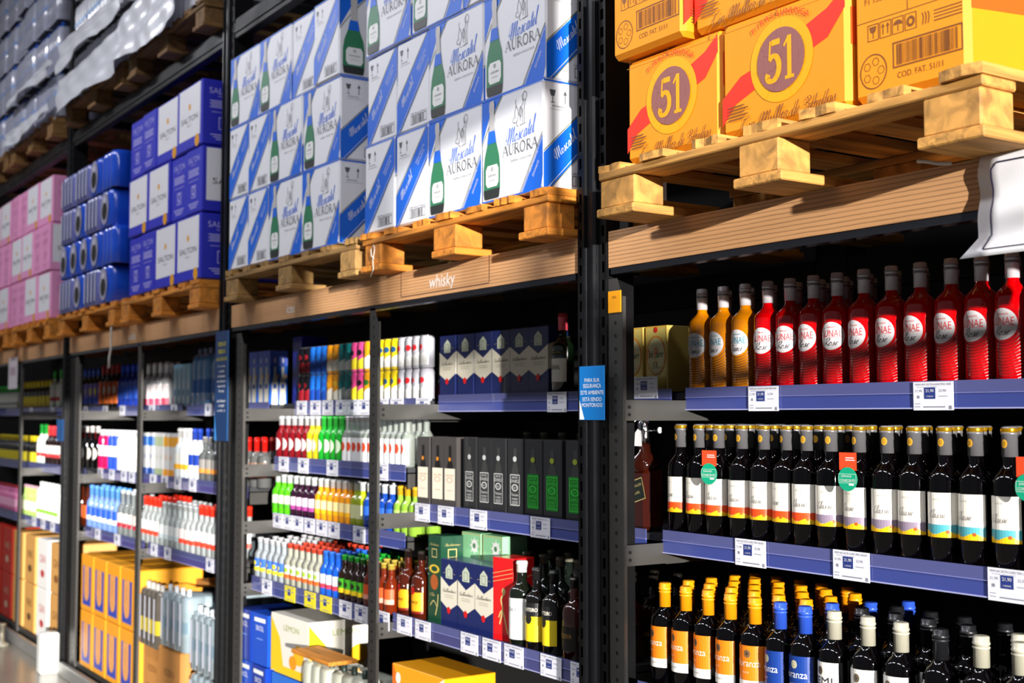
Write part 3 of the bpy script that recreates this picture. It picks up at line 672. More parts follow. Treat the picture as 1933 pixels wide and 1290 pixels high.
rib = wrapped(.29, .26, .212, 4, FS, None, ribs=mat('1c2a78', .4)); ova = wrapped(.19, .26, .212, 2, FB, None, hole=True); blu = wrapped(.23, .26, .212, 3, FB, None)
for r_, pat in enumerate(['rorv', 'oooob', 'rorv', 'rrob']):
    lay = ['bottom', 'second', 'third', 'top'][r_]; x = -8.17
    for i, c in enumerate(pat):
        t, ww = {'r': (rib, .30), 'o': (ova, .2), 'v': (ova, .2), 'b': (blu, .24)}[c]
        t.put((x, -.08, 2.2385+.216*r_), 0, 'shrink-wrapped blue bottle pack, %s from left in the %s row' % (ORD[i], lay), 'shrink-wrapped blue packs'); x += ww+.03
    if x < -7.17: ova.put((x, -.08, 2.2385+.216*r_), 0, 'blue pack with dark oval hole closing the %s row at right' % lay, 'shrink-wrapped blue packs')

WF = mat('c3c6dc', .18, coat=.7, amt=.45, scale=9); WBAND = mat('2f7fd8', .3, amt=.6, scale=12); CAPB = gloss('2a5fc4'); WFC = mat('e3e5ee', .2, coat=.7, amt=.3, scale=7)
wp = wrapped(.278, .28, .285, 4, WF, CAPB, band=(.47, .58, mat('86a4e0', .3, amt=.7, scale=10)), ribs=mat('7f86a6', .3)); wp2 = wrapped(.278, .28, .285, 4, WFC, None, band=(.5, .6, mat('8fb6e8', .3, amt=.5, scale=8)))
def drape(x0, x1, z0, z1, y, seed, label, hem=.05):
    """wrinkled film sheet hanging over the front of a load"""
    rr = random.Random(seed); n, k = 60, 12; vs = []; ph = [rr.uniform(0, 6) for _ in range(6)]
    for j in range(k+1):
        for i in range(n+1):
            u, v = i/n, j/k
            z = z1+(z0-z1)*v-hem*v*v*(.5+.5*math.sin(u*7+ph[0]))
            yy = y-.03-.008*math.sin(u*13+ph[1]+v*2)*v-.003*math.sin(u*29+ph[2]-v*5)-.03*v*v-.01*math.sin(v*9+u*4+ph[3])
            vs.append((x0+(x1-x0)*u, yy, z))
    mm = M(); mm.add(vs, [(j*(n+1)+i, j*(n+1)+i+1, (j+1)*(n+1)+i+1, (j+1)*(n+1)+i) for j in range(k) for i in range(n)], mat('e6e8f0', .3, coat=.4, amt=.2, scale=5), True)
    vs2 = [(a, c+.002, d) for a, c, d in vs]; mm.add(vs2, [(j*(n+1)+i, (j+1)*(n+1)+i, (j+1)*(n+1)+i+1, j*(n+1)+i+1) for j in range(k) for i in range(n)], mat('e6e8f0', .3, coat=.4, amt=.2, scale=5), True)
    tag(mm.build('film_sheet'), label, 'plastic film', 'film sheets on the upper pallets')
for k_, (xa, xb, t_, wh) in enumerate(((-10.95, -9.8, wp, 'pallet at the far top left'), (-9.68, -8.47, wp, 'leftmost upper pallet'), (-8.08, -6.9, wp2, 'middle upper pallet'), (-6.78, -5.63, wp2, 'right upper pallet'))):
    z = 3.578
    for r_ in range(5):
        for i in range(4):
            t_.put((xa+i*.304, -.06+R.uniform(-.01, .02), z), R.uniform(-.02, .02), 'film-wrapped water pack, %s from left in the %s row, %s' % (ORD[i], ['bottom', 'second', 'third', 'fourth', 'top'][r_], wh), 'film-wrapped water bottle packs')
        z += .325
drape(-8.16, -6.85, 3.50, 3.72, -.1, 3, 'white film sheet hanging off the bottom of the middle upper load', .03)
drape(-8.16, -6.85, 3.82, 3.95, -.09, 4, 'white film layer between lower rows of the middle upper load', .06)
drape(-6.85, -5.9, 3.52, 3.78, -.1, 5, 'white film sheet hanging off the right upper load', .03)
drape(-9.7, -8.43, 3.56, 3.66, -.09, 6, 'film hem around the foot of the leftmost upper load', .04)
drape(-9.7, -8.43, 3.86, 3.93, -.08, 8, 'film fold between lower rows of the leftmost upper load', .04)

# ------------------------------------------------------------------ bottles, cans, boxes on the shelves
def bprof(r, rn, h, hs, hn, foot=.005):
    p = [(r*.86, 0), (r, foot), (r, hs)]
    for i in range(1, 6):
        t = i/5; e = 0.5-0.5*math.cos(PI*t); p.append((r+(rn-r)*e, hs+(hn-hs)*(t**0.85)))
    return p+[(rn, h)]
def bottle(name, r, rn, h, hs, hn, body, capm, caph, arts=(), caprings=(), capr=.0015, cat='bottle', n=20, whole=False, liquid=None):
    """arts: functions drawing a label on the cylinder frame, each its own label part; whole: too small for parts"""
    def fn():
        root = None if whole else empty(name)
        mm = M(); mm.lathe(bprof(r, rn, h-.003, hs, hn), body, n)
        if not whole: mm.build('glass_body', root); mm = M()
        if liquid: mm.lathe([(r*.8, .008), (r*.93, .012), (r*.93, hs*.96), (r*.5, hs+(hn-hs)*.6)], liquid, max(8, n-6)); 
        if liquid and not whole: mm.build('liquid', root); mm = M()
        q = rn+capr; b = h-caph
        mm.lathe([(q, b), (q, h-caph*.28), (q+.0012, h-caph*.27), (q+.0012, h-caph*.2), (q, h-caph*.19), (q, h-.002), (q*.8, h)], capm, max(10, n-4))
        for z0, z1, cm in caprings: mm.lathe([(q+.0006, b+caph*z0), (q+.0018, b+caph*(z0+z1)/2), (q+.0006, b+caph*z1)], cm, max(10, n-4), cap=False)
        if not whole: mm.build('cap', root)
        if whole:
            for a in arts: a(mm, cyl(r))
            return mm.build(name)
        for a in arts:
            mm = M(); a(mm, cyl(r)); mm.build('label', root)
        return root
    return T(fn, cat)
def band(z0, z1, c, half=1.2, r=.03, k=1, n=10):
    def a(mm, f): mm.rect(f, -half*r, half*r, z0, z1, print_(c), k, n)
    return a
def simple_label(r, z0, z1, c, c2=None, half=1.3, mark=None, oval=False, c3=None):
    def a(mm, f):
        if oval: mm.disc(f, 0, (z0+z1)/2, r*half*.75, (z1-z0)/2, print_(c), 1, 16)
        else: mm.rect(f, -half*r, half*r, z0, z1, print_(c), 1, 10)
        if c2: mm.rect(f, -half*r*.98, half*r*.98, z0, z0+(z1-z0)*.32, print_(c2), 2, 10)
        if c3: mm.disc(f, 0, z0+(z1-z0)*.62, r*.5, (z1-z0)*.2, print_(c3), 3, 10)
        if mark: mm.text(f, mark[0], 0, z0+(z1-z0)*.62, (z1-z0)*.2, print_(mark[1]), 4, width=r*1.5)
    return a

def row(t, xs, Y, z, desc, where, group=None, rows=1, dy=.075, rot=.18, off=0, order0=0, cat=None):
    """xs: world x of the front row; further rows stand behind"""
    many = len(xs)*rows > 1
    for k in range(rows):
        for i, x in enumerate(xs):
            if k == 0: lb = ('%s, %s from left, %s' % (desc, ORD[(i+order0) % 30], where)) if len(xs) > 1 else '%s, %s' % (desc, where)
            else: lb = '%s, %s row, %s from left, %s' % (desc, ORD[k], ORD[(i+order0) % 30], where) if len(xs) > 1 else '%s, %s row, %s' % (desc, ORD[k], where)
            t.put((x+off*k+R.uniform(-.001, .001), Y+k*dy+(R.uniform(-.004, .004) if k else 0), z), R.uniform(-rot, rot), lb, group or (desc+' bottles' if many else None))
def lsp(a, b, n): return [a+(b-a)*i/(n-1) for i in range(n)] if n > 1 else [a]

# --- right bay, upper shelf: pink and orange still wines with a round white label
def lunae(body, ring, tcol, sub):
    def lab(mm, f):
        r = .0375
        mm.disc(f, .002, .128, .033, .034, print_('d9d5d8'), 2, 30)
        mm.text(f, 'VIBRANTE', .004, .149, .004, print_(tcol), 3, width=.026)
        mm.text(f, 'LUNAE', .003, .134, .0165, print_(tcol), 3, width=.05)
        mm.text(f, sub, .002, .114, .02, print_('3a3038'), 3, width=.036, stroke=script)
        mm.rect(f, .0, .03, .1245, .1252, print_(tcol), 3, 4)
    def rings(mm, f):
        for i in range(13):
            q = .034+.0065*(i+1); n = 22; pts = []
            for j in range(n+1):
                a = PI*1.04+PI*.92*j/n; x = .002+q*math.cos(a); y = .128+q*math.sin(a)
                if abs(x) < .07 and y > .012: pts.append((x, y))
                elif len(pts) > 1: mm.line(f, pts, .0017, ring, 1, False); pts = []
                else: pts = []
            if len(pts) > 1: mm.line(f, pts, .0017, ring, 1, False)
    return bottle('wine_bottle', .0375, .0135, .285, .185, .222, body, mat('cfcbd0', .3, .1), .058, (lab, rings), ((.55, .65, mat('8f8a8f', .3, .5)), (.72, .8, mat('8f8a8f', .3, .5))), n=28)
PINK = mat('cc0006', 0.05, coat=.6, amt=.35, scale=3); ORG = mat('cf7a04', 0.05, coat=.6, amt=.35, scale=3)
lun_p = lunae(PINK, print_('7a0612'), 'e8484e', 'Rose'); lun_o = lunae(ORG, print_('6d3b06'), '1d93ac', 'Orance')
YA, ZA = .265, SH['3a'][1]
xo = [PX(x, YA) for x in (1326, 1367, 1408)]; xp = [PX(x, YA) for x in (1452, 1494, 1538, 1583, 1634, 1686, 1741, 1800, 1857, 1915)]
xp += [xp[-1]+.082*i for i in range(1, 5)]
row(lun_o, xo, YA, ZA, 'orange wine bottle with silver cap', 'upper right shelf', 'orange wine bottles', 2, .085, .2, .012)
row(lun_p, xp, YA, ZA, 'pink wine bottle with silver cap', 'upper right shelf', 'pink wine bottles', 3, .085, .25, .02)
# --- right bay, second shelf: dark reds
def classic(c1):
    def lab(mm, f):
        h0, h1 = .062, .156; w = .044
        mm.rect(f, -w, w, h0, h1, print_('efe9dc'), 1, 14); mm.rect(f, -w, w, h0+.007, h0+.027, print_(c1), 2, 14)
        n = 12
        for i in range(n):
            a, b_ = -w+2*w*i/n, -w+2*w*(i+1)/n; ya = h0+.010+.004*math.sin(i*.9); yb = h0+.010+.004*math.sin((i+1)*.9)
            mm.art(f, [[(a, h0), (b_, h0), (b_, yb), (a, ya)]], print_('e8b414'), 3)
        mm.disc(f, .022, h0+.012, .004, .004, print_('b35a1c'), 4, 8)
        mm.text(f, 'Classic', .0, .112, .019, print_('5a5558'), 3, width=.04, stroke=scriptt)
        mm.text(f, 'SALTON', .0, .142, .003, print_('9a9488'), 3, width=.018)
        for i in range(4): mm.rect(f, -.034, -.02, .088-.005*i, .0895-.005*i, print_('8a8478'), 3)
    def emb(mm, f):
        g = cyl(.0168); mm.disc(g, 0, .262, .007, .009, print_('c89428'), 1, 12, .5); mm.disc(g, 0, .262, .003, .004, print_('c89428'), 1, 8)
    return bottle('wine_bottle', .0365, .0145, .297, .18, .222, mat('030203', .04), mat('858387', .3, .5), .062, (lab, emb), ((.8, .95, mat('e0a818', .2, .8)),), n=28)
cl_r, cl_v, cl_t = classic('ee4b1c'), classic('8f7f92'), classic('4fa3ae')
YB_, ZB = .175, SH['3b'][1]
xc = [PX(x, YB_) for x in (1285, 1320, 1356, 1400, 1441, 1484, 1521, 1566, 1620, 1673, 1724, 1780, 1838, 1903)]
row(cl_r, xc[:7], YB_, ZB, 'dark wine bottle with orange-red label band', 'second right shelf', 'dark wines with orange band', 3, .08, .3, .03)
row(cl_v, xc[7:11], YB_, ZB, 'dark wine bottle with mauve label band', 'second right shelf', 'dark wines with mauve band', 3, .08, .3, .03)
xt = xc[11:]+[xc[-1]+.085*i for i in range(1, 5)]
row(cl_t, xt, YB_, ZB, 'dark wine bottle with teal label band', 'second right shelf', 'dark wines with teal band', 3, .08, .3, .03)
# --- right bay, third shelf
def fior(c1, c2, tcol, capc, txt='fioranza'):
    def lab(mm, f):
        mm.rect(f, -.045, .045, .06, .165, print_(c1), 1, 14); mm.rect(f, -.045, .045, .06, .083, print_(c2), 2, 14)
        mm.disc(f, .0, .146, .0085, .0095, print_('6a5a40' if c1 != '153a8a' else 'c9c2a0'), 2, 14, .55); mm.disc(f, .0, .146, .004, .005, print_('4a4038' if c1 != '153a8a' else 'e0d8b0'), 2, 8)
        mm.text(f, txt, .0, .124, .0165, print_(tcol), 3, width=.064)
        mm.text(f, 'SUAVE', -.005, .102, .0035, print_(tcol), 3, width=.018); mm.text(f, 'VINHO TINTO', .0, .072, .004, print_('6a665f'), 3, width=.03)
    return bottle('wine_bottle', .0375, .0145, .275, .178, .215, mat('030203', .04), mat(capc, .3, .1, coat=.2), .062, (lab,), ((.6, .66, mat(capc, .5)), (.72, .78, mat(capc, .5))), n=28)
fi_o = fior('f07d14', 'eceae2', 'f7e9d0', 'f79a0e'); fi_b = fior('153a8a', '2a6ac0', 'f2f2f6', '2f55c4'); fi_w = fior('ece9e4', 'e2dfd8', '3a3a3e', 'b9b5a2', 'DEMI'); fi_k = fior('ece9e4', 'e2dfd8', '3a3a3e', '1a1a1d', 'DEMI')
YC, ZC = .095, SH['3c'][1]-.005
fx = [PX(x, YC, 1200) for x in (1256, 1296, 1338, 1380, 1426, 1474, 1521, 1576, 1639, 1701, 1775, 1852, 1925)]
row(fi_o, fx[:5], YC, ZC, 'wine bottle with orange cap and label', 'third right shelf', 'orange capped wines', 5, .085, .3, -.003)
row(fi_b, fx[5:7], YC, ZC, 'wine bottle with blue cap and label', 'third right shelf', 'blue capped wines', 1, .085, .3)
row(fi_o, fx[5:6], YC+.085, ZC, 'orange-capped wine bottle behind the blue-capped pair', 'third right shelf', 'orange capped wines', 3, .085, .3)
row(fi_b, fx[6:7], YC+.09, ZC, 'blue-capped wine bottle behind the front blue pair', 'third right shelf', 'blue capped wines', 3, .085, .3, .04)
row(fi_w, fx[7:10], YC, ZC, 'dark wine bottle with cream cap and white label', 'third right shelf', 'cream capped wines', 1, .08, .3)
row(fi_k, [fx[10]], YC, ZC, 'dark wine bottle with black cap', 'third right shelf')
row(fi_w, fx[11:]+[fx[-1]+.085*i for i in range(1, 4)], YC, ZC, 'cream-capped wine bottle right of the black-capped one', 'third right shelf', 'cream capped wines', 2, .085, .3, .03)
row(fi_k, fx[7:11], YC+.09, ZC, 'black-capped wine bottle behind the cream-capped ones', 'third right shelf', 'black capped wines', 2, .085, .3, .03)
# lower base shelf of the wine bay

# --- boxes
def gbox(name, W, D, H, base, front=None, side=None, bev=.002): return carton(name, W, D, H, base, front, side, bev)
NV = mat('15225c', .35, coat=.3, amt=.05); CR = print_('e2dbc8'); RD = print_('d41a1c'); GD = print_('cbb877')
def ball(mm, f, w, h):
    mm.art(f, [[(0, h*.37), (w*.5, h*.25), (w, h*.37), (w, h*.73), (w*.5, h*.6), (0, h*.73)]], CR)
    mm.art(f, [[(w*.3, h*.72), (w*.7, h*.72), (w*.7, h*.86), (w*.6, h*.9), (w*.5, h*.935), (w*.4, h*.9), (w*.3, h*.86)]], print_('c4cdb8'), 2)
    mm.frame(f, w*.4, w*.6, h*.74, h*.86, .0015, print_('4e5a58'), 3); mm.line(f, [(w*.15, h*.79), (w*.28, h*.8)], .001, GD, 2); mm.line(f, [(w*.72, h*.8), (w*.85, h*.79)], .001, GD, 2)
    mm.text(f, 'Ballantines', w*.5, h*.545, h*.06, print_('6b675c'), 3, width=w*.8, rot=.03, stroke=script)
    for i in range(2): mm.rect(f, w*.25, w*.75, h*(.44+.03*i), h*(.447+.03*i), print_('a8a293'), 3)
    mm.art(f, [[(w*.5, h*.31), (w*.39, h*.275), (w*.42, h*.22), (w*.5, h*.2), (w*.58, h*.22), (w*.61, h*.275)]], RD, 4)
def balls(mm, f, w, h):
    mm.art(f, [[(0, h*.37), (w*.5, h*.43), (w, h*.5), (w, h*.86), (0, h*.73)]], CR)
bal = gbox('whisky_box', .113, .09, .227, NV, ball, balls)
z = SH['2Ra'][1]+.004
for i, px in enumerate((830, 863, 896, 929, 963, 998)):
    bal.put((PX(px, .275), .275, z), 0, 'navy and cream whisky box, %s from left, upper whisky shelf' % ORD[i], 'navy whisky boxes on the upper shelf')
gr = bottle('liqueur_bottle', .036, .014, .262, .15, .19, mat('071207', .05, coat=1), mat('d5465a', .35), .055, (simple_label(.036, .04, .115, 'e9e6da', mark=('ORIGINAL', '55554a')), simple_label(.036, .125, .14, '1c1a10', mark=('BORGHETTI', 'd8b83c'))), n=24)
row(gr, [PX(1063, .29)], .29, z, 'dark green bottle with red cap', 'beside the navy boxes')
def yel(mm, f, w, h):
    mm.art(f, [[(0, h*.42), (w, h*.58), (w, h*.68), (0, h*.52)], [(0, h*.7), (w, h*.84), (w, h*.88), (0, h*.74)]], print_('e0b51c'))
gbox('whisky_box', .09, .09, .24, mat('0d0c0c', .3, coat=.4), yel, yel).put((-3.2, .30, z), 0, 'black whisky box with diagonal yellow bars, half behind the black upright')
def oldp(mm, f, w, h):
    mm.frame(f, w*.02, w*.98, h*.01, h*.99, .002, print_('e8a40f'), 1); mm.disc(f, w*.5, h*.55, w*.44, h*.3, print_('e08a12'), 2, 28); mm.disc(f, w*.5, h*.55, w*.4, h*.275, print_('cfc692'), 3, 28)
    mm.text(f, 'ld  arr', w*.53, h*.57, h*.1, print_('1d5a35'), 6, width=w*.66); mm.text(f, 'O', w*.17, h*.575, h*.13, print_('e8501c'), 6, width=w*.13); mm.text(f, 'P', w*.52, h*.585, h*.16, print_('e8501c'), 7, width=w*.13)
    mm.text(f, '12', w*.5, h*.42, h*.075, print_('2e4a34'), 6, width=w*.16); mm.rect(f, w*.28, w*.72, h*.36, h*.367, print_('7d7a50'), 6)
    mm.disc(f, w*.5, h*.94, w*.09, h*.045, RD, 3, 12)
op = gbox('whisky_box', .098, .1, .192, mat('dcc668', .3, .15, coat=.5), oldp, None)
for i, x in enumerate((-2.97, -2.862)): op.put((x, .275, z), 0, 'gold whisky box with oval label, %s' % ('partly behind the grey slotted post' if i == 0 else 'nearest the orange wine bottles'), 'gold whisky boxes')
# second whisky shelf
def jack(kind):
    lc = {'j': 'dfe0dc', 'g': '3fd04a', 'w': 'efe6d2'}[kind]
    def front(mm, f, w, h):
        sh = mat('1d1c1c' if kind == 'w' else '3c3d3c', .3); 
        mm.art(f, [[(w*.28, h*.18), (w*.72, h*.18), (w*.72, h*.6), (w*.6, h*.7), (w*.6, h*.88), (w*.4, h*.88), (w*.4, h*.7), (w*.28, h*.6)]], sh, 1)
        if kind == 'w':
            mm.rect(f, w*.1, w*.9, h*.12, h*.56, print_(lc), 3); mm.disc(f, w*.5, h*.4, w*.25, h*.04, print_('d6b8a0'), 4, 16, .7); mm.text(f, 'JACK FIRE', w*.5, h*.46, h*.03, print_('b88a60'), 4, width=w*.6)
            mm.rect(f, w*.3, w*.7, h*.25, h*.256, print_('b88a60'), 4); mm.disc(f, w*.5, h*.69, w*.09, h*.03, print_('e8922a'), 4, 10)
        else:
            t = print_(lc)
            if kind == 'g': mm.rect(f, w*.18, w*.82, h*.12, h*.56, print_('0e7a1c'), 2)
            mm.frame(f, w*.2, w*.8, h*.14, h*.54, .0022, t, 3); mm.text(f, "JACK", w*.5, h*.5, h*.035, t, 4, width=w*.4); mm.text(f, "DANIELS", w*.5, h*.455, h*.04, t, 4, width=w*.54)
            mm.disc(f, w*.5, h*.37, w*.2, h*.045, t, 4, 18, .75); mm.text(f, 'No.7', w*.5, h*.37, h*.03, t, 4, width=w*.2)
            mm.text(f, 'Tennessee' if kind == 'j' else 'APPLE', w*.5, h*.28, h*.035, t, 4, width=w*.44); mm.text(f, 'WHISKEY', w*.5, h*.225, h*.025, t, 4, width=w*.4)
            for i in range(3): mm.rect(f, w*.3, w*.7, h*(.16+.016*i), h*(.164+.016*i), t, 4)
            mm.disc(f, w*.5, h*.74, w*.12, h*.035, print_('cfd2cf' if kind == 'j' else '9aa832'), 4, 12)
    return front
bk = mat('28282a', .3, coat=.4, amt=.1); z = SH['2Rb'][1]+.0
jw = gbox('whisky_box', .09, .09, .25, mat('4a4644', .3, coat=.4), jack('w')); jj = gbox('whisky_box', .088, .09, .25, bk, jack('j')); jg = gbox('whisky_box', .1, .095, .25, bk, jack('g'))
for i, px in enumerate((788, 815, 838)): jw.put((PX(px, .18), .18, z), R.uniform(-.02, .02), 'dark grey bottle box with cream label, %s from left, second whisky shelf' % ORD[i], 'grey boxes with cream labels')
for i, px in enumerate((875, 902, 928, 958)): jj.put((PX(px, .18), .18, z), R.uniform(-.03, .03), 'black bottle box with white lettering, %s from left, second whisky shelf' % ORD[i], 'black boxes with white lettering')
for i, px in enumerate((990, 1025, 1067)): jg.put((PX(px, .18), .18, z), R.uniform(-.02, .02), 'black bottle box with green lettering, %s from left, second whisky shelf' % ORD[i], 'black boxes with green lettering')
# big swing bottle in its chrome cradle behind the post
def swing():
    r = empty('display_bottle')
    mm = M(); mm.box(-.055, .055, -.04, .04, 0, .19, mat('3a0f05', .05, coat=1, amt=.4), .016); mm.lathe([(.05, .18), (.045, .21), (.02, .235), (.016, .27)], mat('2a0c06', .05, coat=1), 18); mm.build('glass_body', r)
    mm = M(); f = plane((-.052, -.0405, .07), Vector((.96, 0, .28)), Vector((-.28, 0, .96)))
    mm.rect(f, .01, .11, 0, .065, print_('1e2420'), 1); mm.frame(f, .01, .11, 0, .065, .0022, GD, 2); mm.text(f, 'JOHNNIE WALKER', .06, .045, .01, GD, 2, width=.085); mm.text(f, 'BLACK LABEL', .06, .025, .007, GD, 2, width=.06); mm.build('label', r)
    mm = M(); mm.lathe([(.021, .262), (.024, .28), (.02, .305), (.021, .325), (.012, .333)], mat('c9c9cc', .12, 1), 18); mm.build('pourer', r)
    mm = M(); mm.tube([(-.07, 0, .2), (-.055, -.02, .24), (-.03, -.03, .27), (-.026, -.025, .32), (0, -.02, .34), (.026, -.025, .32), (.03, -.025, .29)], .004, mat('d5d5d8', .12, 1)); mm.tube([(.02, -.02, .3), (.09, -.02, .302)], .0022, mat('d5d5d8', .12, 1)); mm.lathe([(.004, 0), (.007, .004), (.007, .014), (.004, .018)], mat('e4e4e4', .3), 10, .095, -.02, z0=.294); mm.build('cradle_arm', r)
    mm = M(); mm.art(plane((-.012, -.026, .255), (1,0,.1), (0,0,1)), [[(-.004, .0), (.032, -.004), (.028, .042), (.012, .05), (0, .04)]], print_('eeeeee'), 1); mm.build('paper_flag', r)
    return r
T(swing, 'bottle').put((-2.79, .21, SH['2Rb'][1]+.0), 0, 'large amber spirits bottle with chrome pouring cradle right of the grey post', None, .94)
# third whisky shelf
z = SH['2Rc'][1]
def wt(mm, f):
    mm.rect(f, -.04, .04, .03, .095, print_('eda018'), 1, 10); mm.text(f, 'Honey', .0, .062, .022, print_('2a1a0a'), 3, width=.045, stroke=script); mm.rect(f, -.04, .04, .022, .03, print_('7a1a10'), 1, 10)
    mm.art(f, [[(-.04, .095), (.04, .095), (.04, .115), (.02, .108), (0, .122), (-.02, .108), (-.04, .115)]], print_('d8d2c8'), 1); mm.disc(f, -.004, .1, .013, .014, print_('b8141c'), 4, 12)
    mm.text(f, 'WILD TURKEY', 0, .1, .009, print_('241b12'), 5, width=.05)
wtb = bottle('whisky_bottle', .036, .012, .235, .135, .17, mat('4a1606', .04, coat=1, amt=.4, scale=3), mat('1a0f0c', .4), .03, (wt,), n=24)
row(wtb, [PX(771, .115, 1100), PX(796, .115, 1100)], .115, z, 'honey whiskey bottle with orange label', 'third whisky shelf', 'honey whiskey bottles', 2, .09)
def green_tin(mm, f, w, h):
    mm.disc(f, w*.5, h*.62, w*.4, h*.05, print_('d8b63c'), 1, 14, .6); mm.disc(f, w*.5, h*.47, w*.3, h*.09, print_('b05a28'), 1, 12); mm.frame(f, w*.3, w*.7, h*.75, h*.85, .003, GD); mm.text(f, 'Buchanans', w*.5, h*.9, h*.03, GD, 1, width=w*.7, stroke=script)
    mm.line(f, [(w*.2, h*.2), (w*.45, h*.26), (w*.7, h*.2)], .004, GD); mm.line(f, [(w*.6, h*.1), (w*.75, h*.22), (w*.8, h*.34)], .006, GD); mm.text(f, 'Glen', w*.35, h*.33, h*.04, GD, 1, width=w*.4, stroke=script)
gbox('whisky_box', .088, .09, .3, mat('14452f', .3, coat=.4), green_tin, green_tin).put((PX(808, .1, 1100), .1, z), 0, 'dark green whisky box with gold emblem left of the navy boxes')
def mint(mm, f, w, h):
    mm.disc(f, w*.68, h*.86, .022, .022, print_('f2f4ef'), 1, 16); mm.disc(f, w*.68, h*.86, .009, .009, print_('4f8a5c'), 3, 10); mm.frame(f, w*.02, w*.98, h*.01, h*.99, .003, GD)
    for i in range(8): a = i*PI/4; mm.line(f, [(w*.68+.02*math.cos(a), h*.86+.02*math.sin(a)), (w*.68+.03*math.cos(a), h*.86+.03*math.sin(a))], .004, print_('f2f4ef'), 2, False)
gn = gbox('whisky_box', .125, .1, .31, mat('94d8a2', .4), mint)
for i, x in enumerate((-3.78, -3.645)): gn.put((x, .205, z), 0, 'pale green box with white sunburst behind the lower navy boxes, %s' % ('left one' if i == 0 else 'right one'), 'pale green boxes')
for i, px in enumerate((832, 863, 896)): bal.put((PX(px, .1, 1150), .1, z), 0, 'navy and cream whisky box, %s from left, third whisky shelf' % ORD[i], 'navy whisky boxes on the third shelf')
def redb(mm, f, w, h):
    mm.line(f, [(w*.35, h*.2), (w*.5, h*.38), (w*.42, h*.5), (w*.6, h*.58)], .006, GD); mm.disc(f, w*.55, h*.6, .009, .01, GD, 1, 10); mm.line(f, [(w*.3, h*.28), (w*.5, h*.36), (w*.75, h*.1)], .005, GD)
    for i in range(3): mm.line(f, [(0, h*(.7+.05*i)), (w, h*(.78+.05*i))], .0015, GD, 1, False)
def redt(mm, f, w, h): mm.text(f, 'WALKER', w*.5, h*.3, .02, GD, 1, width=h*.4, rot=PI/2); mm.line(f, [(0, h*.72), (w, h*.8)], .002, GD, 1, False)
gbox('whisky_box', .1, .09, .262, mat('d3171a', .3, coat=.5), redb, redt).put((PX(930, .1, 1150), .1, z), .12, 'red whisky box with golden striding figure on the third whisky shelf')
wh1 = bottle('whisky_bottle', .04, .016, .262, .165, .2, mat('0f140c', .04, coat=1), mat('e6e4dc', .35), .035, (lambda mm, f: (mm.rect(f, -.05, .05, .025, .15, print_('e9e8e4'), 1, 12), mm.text(f, 'WHITE HORSE', 0, .115, .012, print_('25456a'), 2, width=.07), mm.rect(f, -.02, .02, .08, .082, AGR, 2), mm.rect(f, -.02, .02, .07, .072, AGR, 2)),), n=24)
row(wh1, [PX(985, .115, 1150)], .115, z, 'dark bottle with large white label right of the red box', 'third whisky shelf')
ye = bottle('whisky_bottle', .036, .013, .25, .155, .185, mat('0a0807', .04, coat=1), mat('1b1a1a', .35), .04, (lambda mm, f: (mm.rect(f, -.045, .045, .03, .105, print_('e6c91e'), 1, 12), mm.rect(f, -.045, .045, .105, .145, print_('1a1a1c'), 1, 12), mm.text(f, 'MONTEIRO', 0, .125, .011, print_('efe9d8'), 2, width=.06), mm.disc(f, 0, .098, .012, .016, print_('222'[0]*0+'22211c'), 3, 12), mm.rect(f, -.02, .02, .06, .062, AGR, 2)),), n=24)
row(ye, [PX(1014, .115, 1150), PX(1046, .115, 1150)], .115, z, 'dark bottle with yellow label', 'third whisky shelf', 'dark bottles with yellow labels')
am = bottle('whisky_bottle', .037, .013, .24, .14, .18, mat('3c0f04', .04, coat=1, amt=.6, scale=8), mat('17130f', .3), .03, (simple_label(.037, .03, .1, '17110c', mark=('RESERVA', 'a8813a')),), n=24)
row(am, [PX(1085, .115, 1150), PX(1118, .115, 1150)], .115, z, 'amber bottle with black label near the upright', 'third whisky shelf', 'amber bottles by the upright', 1, .09)
gcap = bottle('whisky_bottle', .034, .013, .27, .16, .2, mat('141a16', .05, coat=1), mat('a9a390', .3, .5), .03, (simple_label(.034, .04, .12, '20201c', mark=('OLD', 'a8903a')),), n=16)
row(gcap, lsp(-3.42, -3.14, 4), .235, z, 'dark bottle with pale cap behind the front labels', 'third whisky shelf', 'dark bottles at the back', 2, .1)
row(am, lsp(-3.0, -2.9, 2), .25, z, 'amber bottle seen right of the grey post', 'third whisky shelf', 'amber bottles right of the grey post', 3, .085)
row(gcap, lsp(-3.6, -2.98, 7), .36, SH['2Rb'][1], 'dark bottle behind the black boxes', 'second whisky shelf', 'dark bottles behind the black boxes')

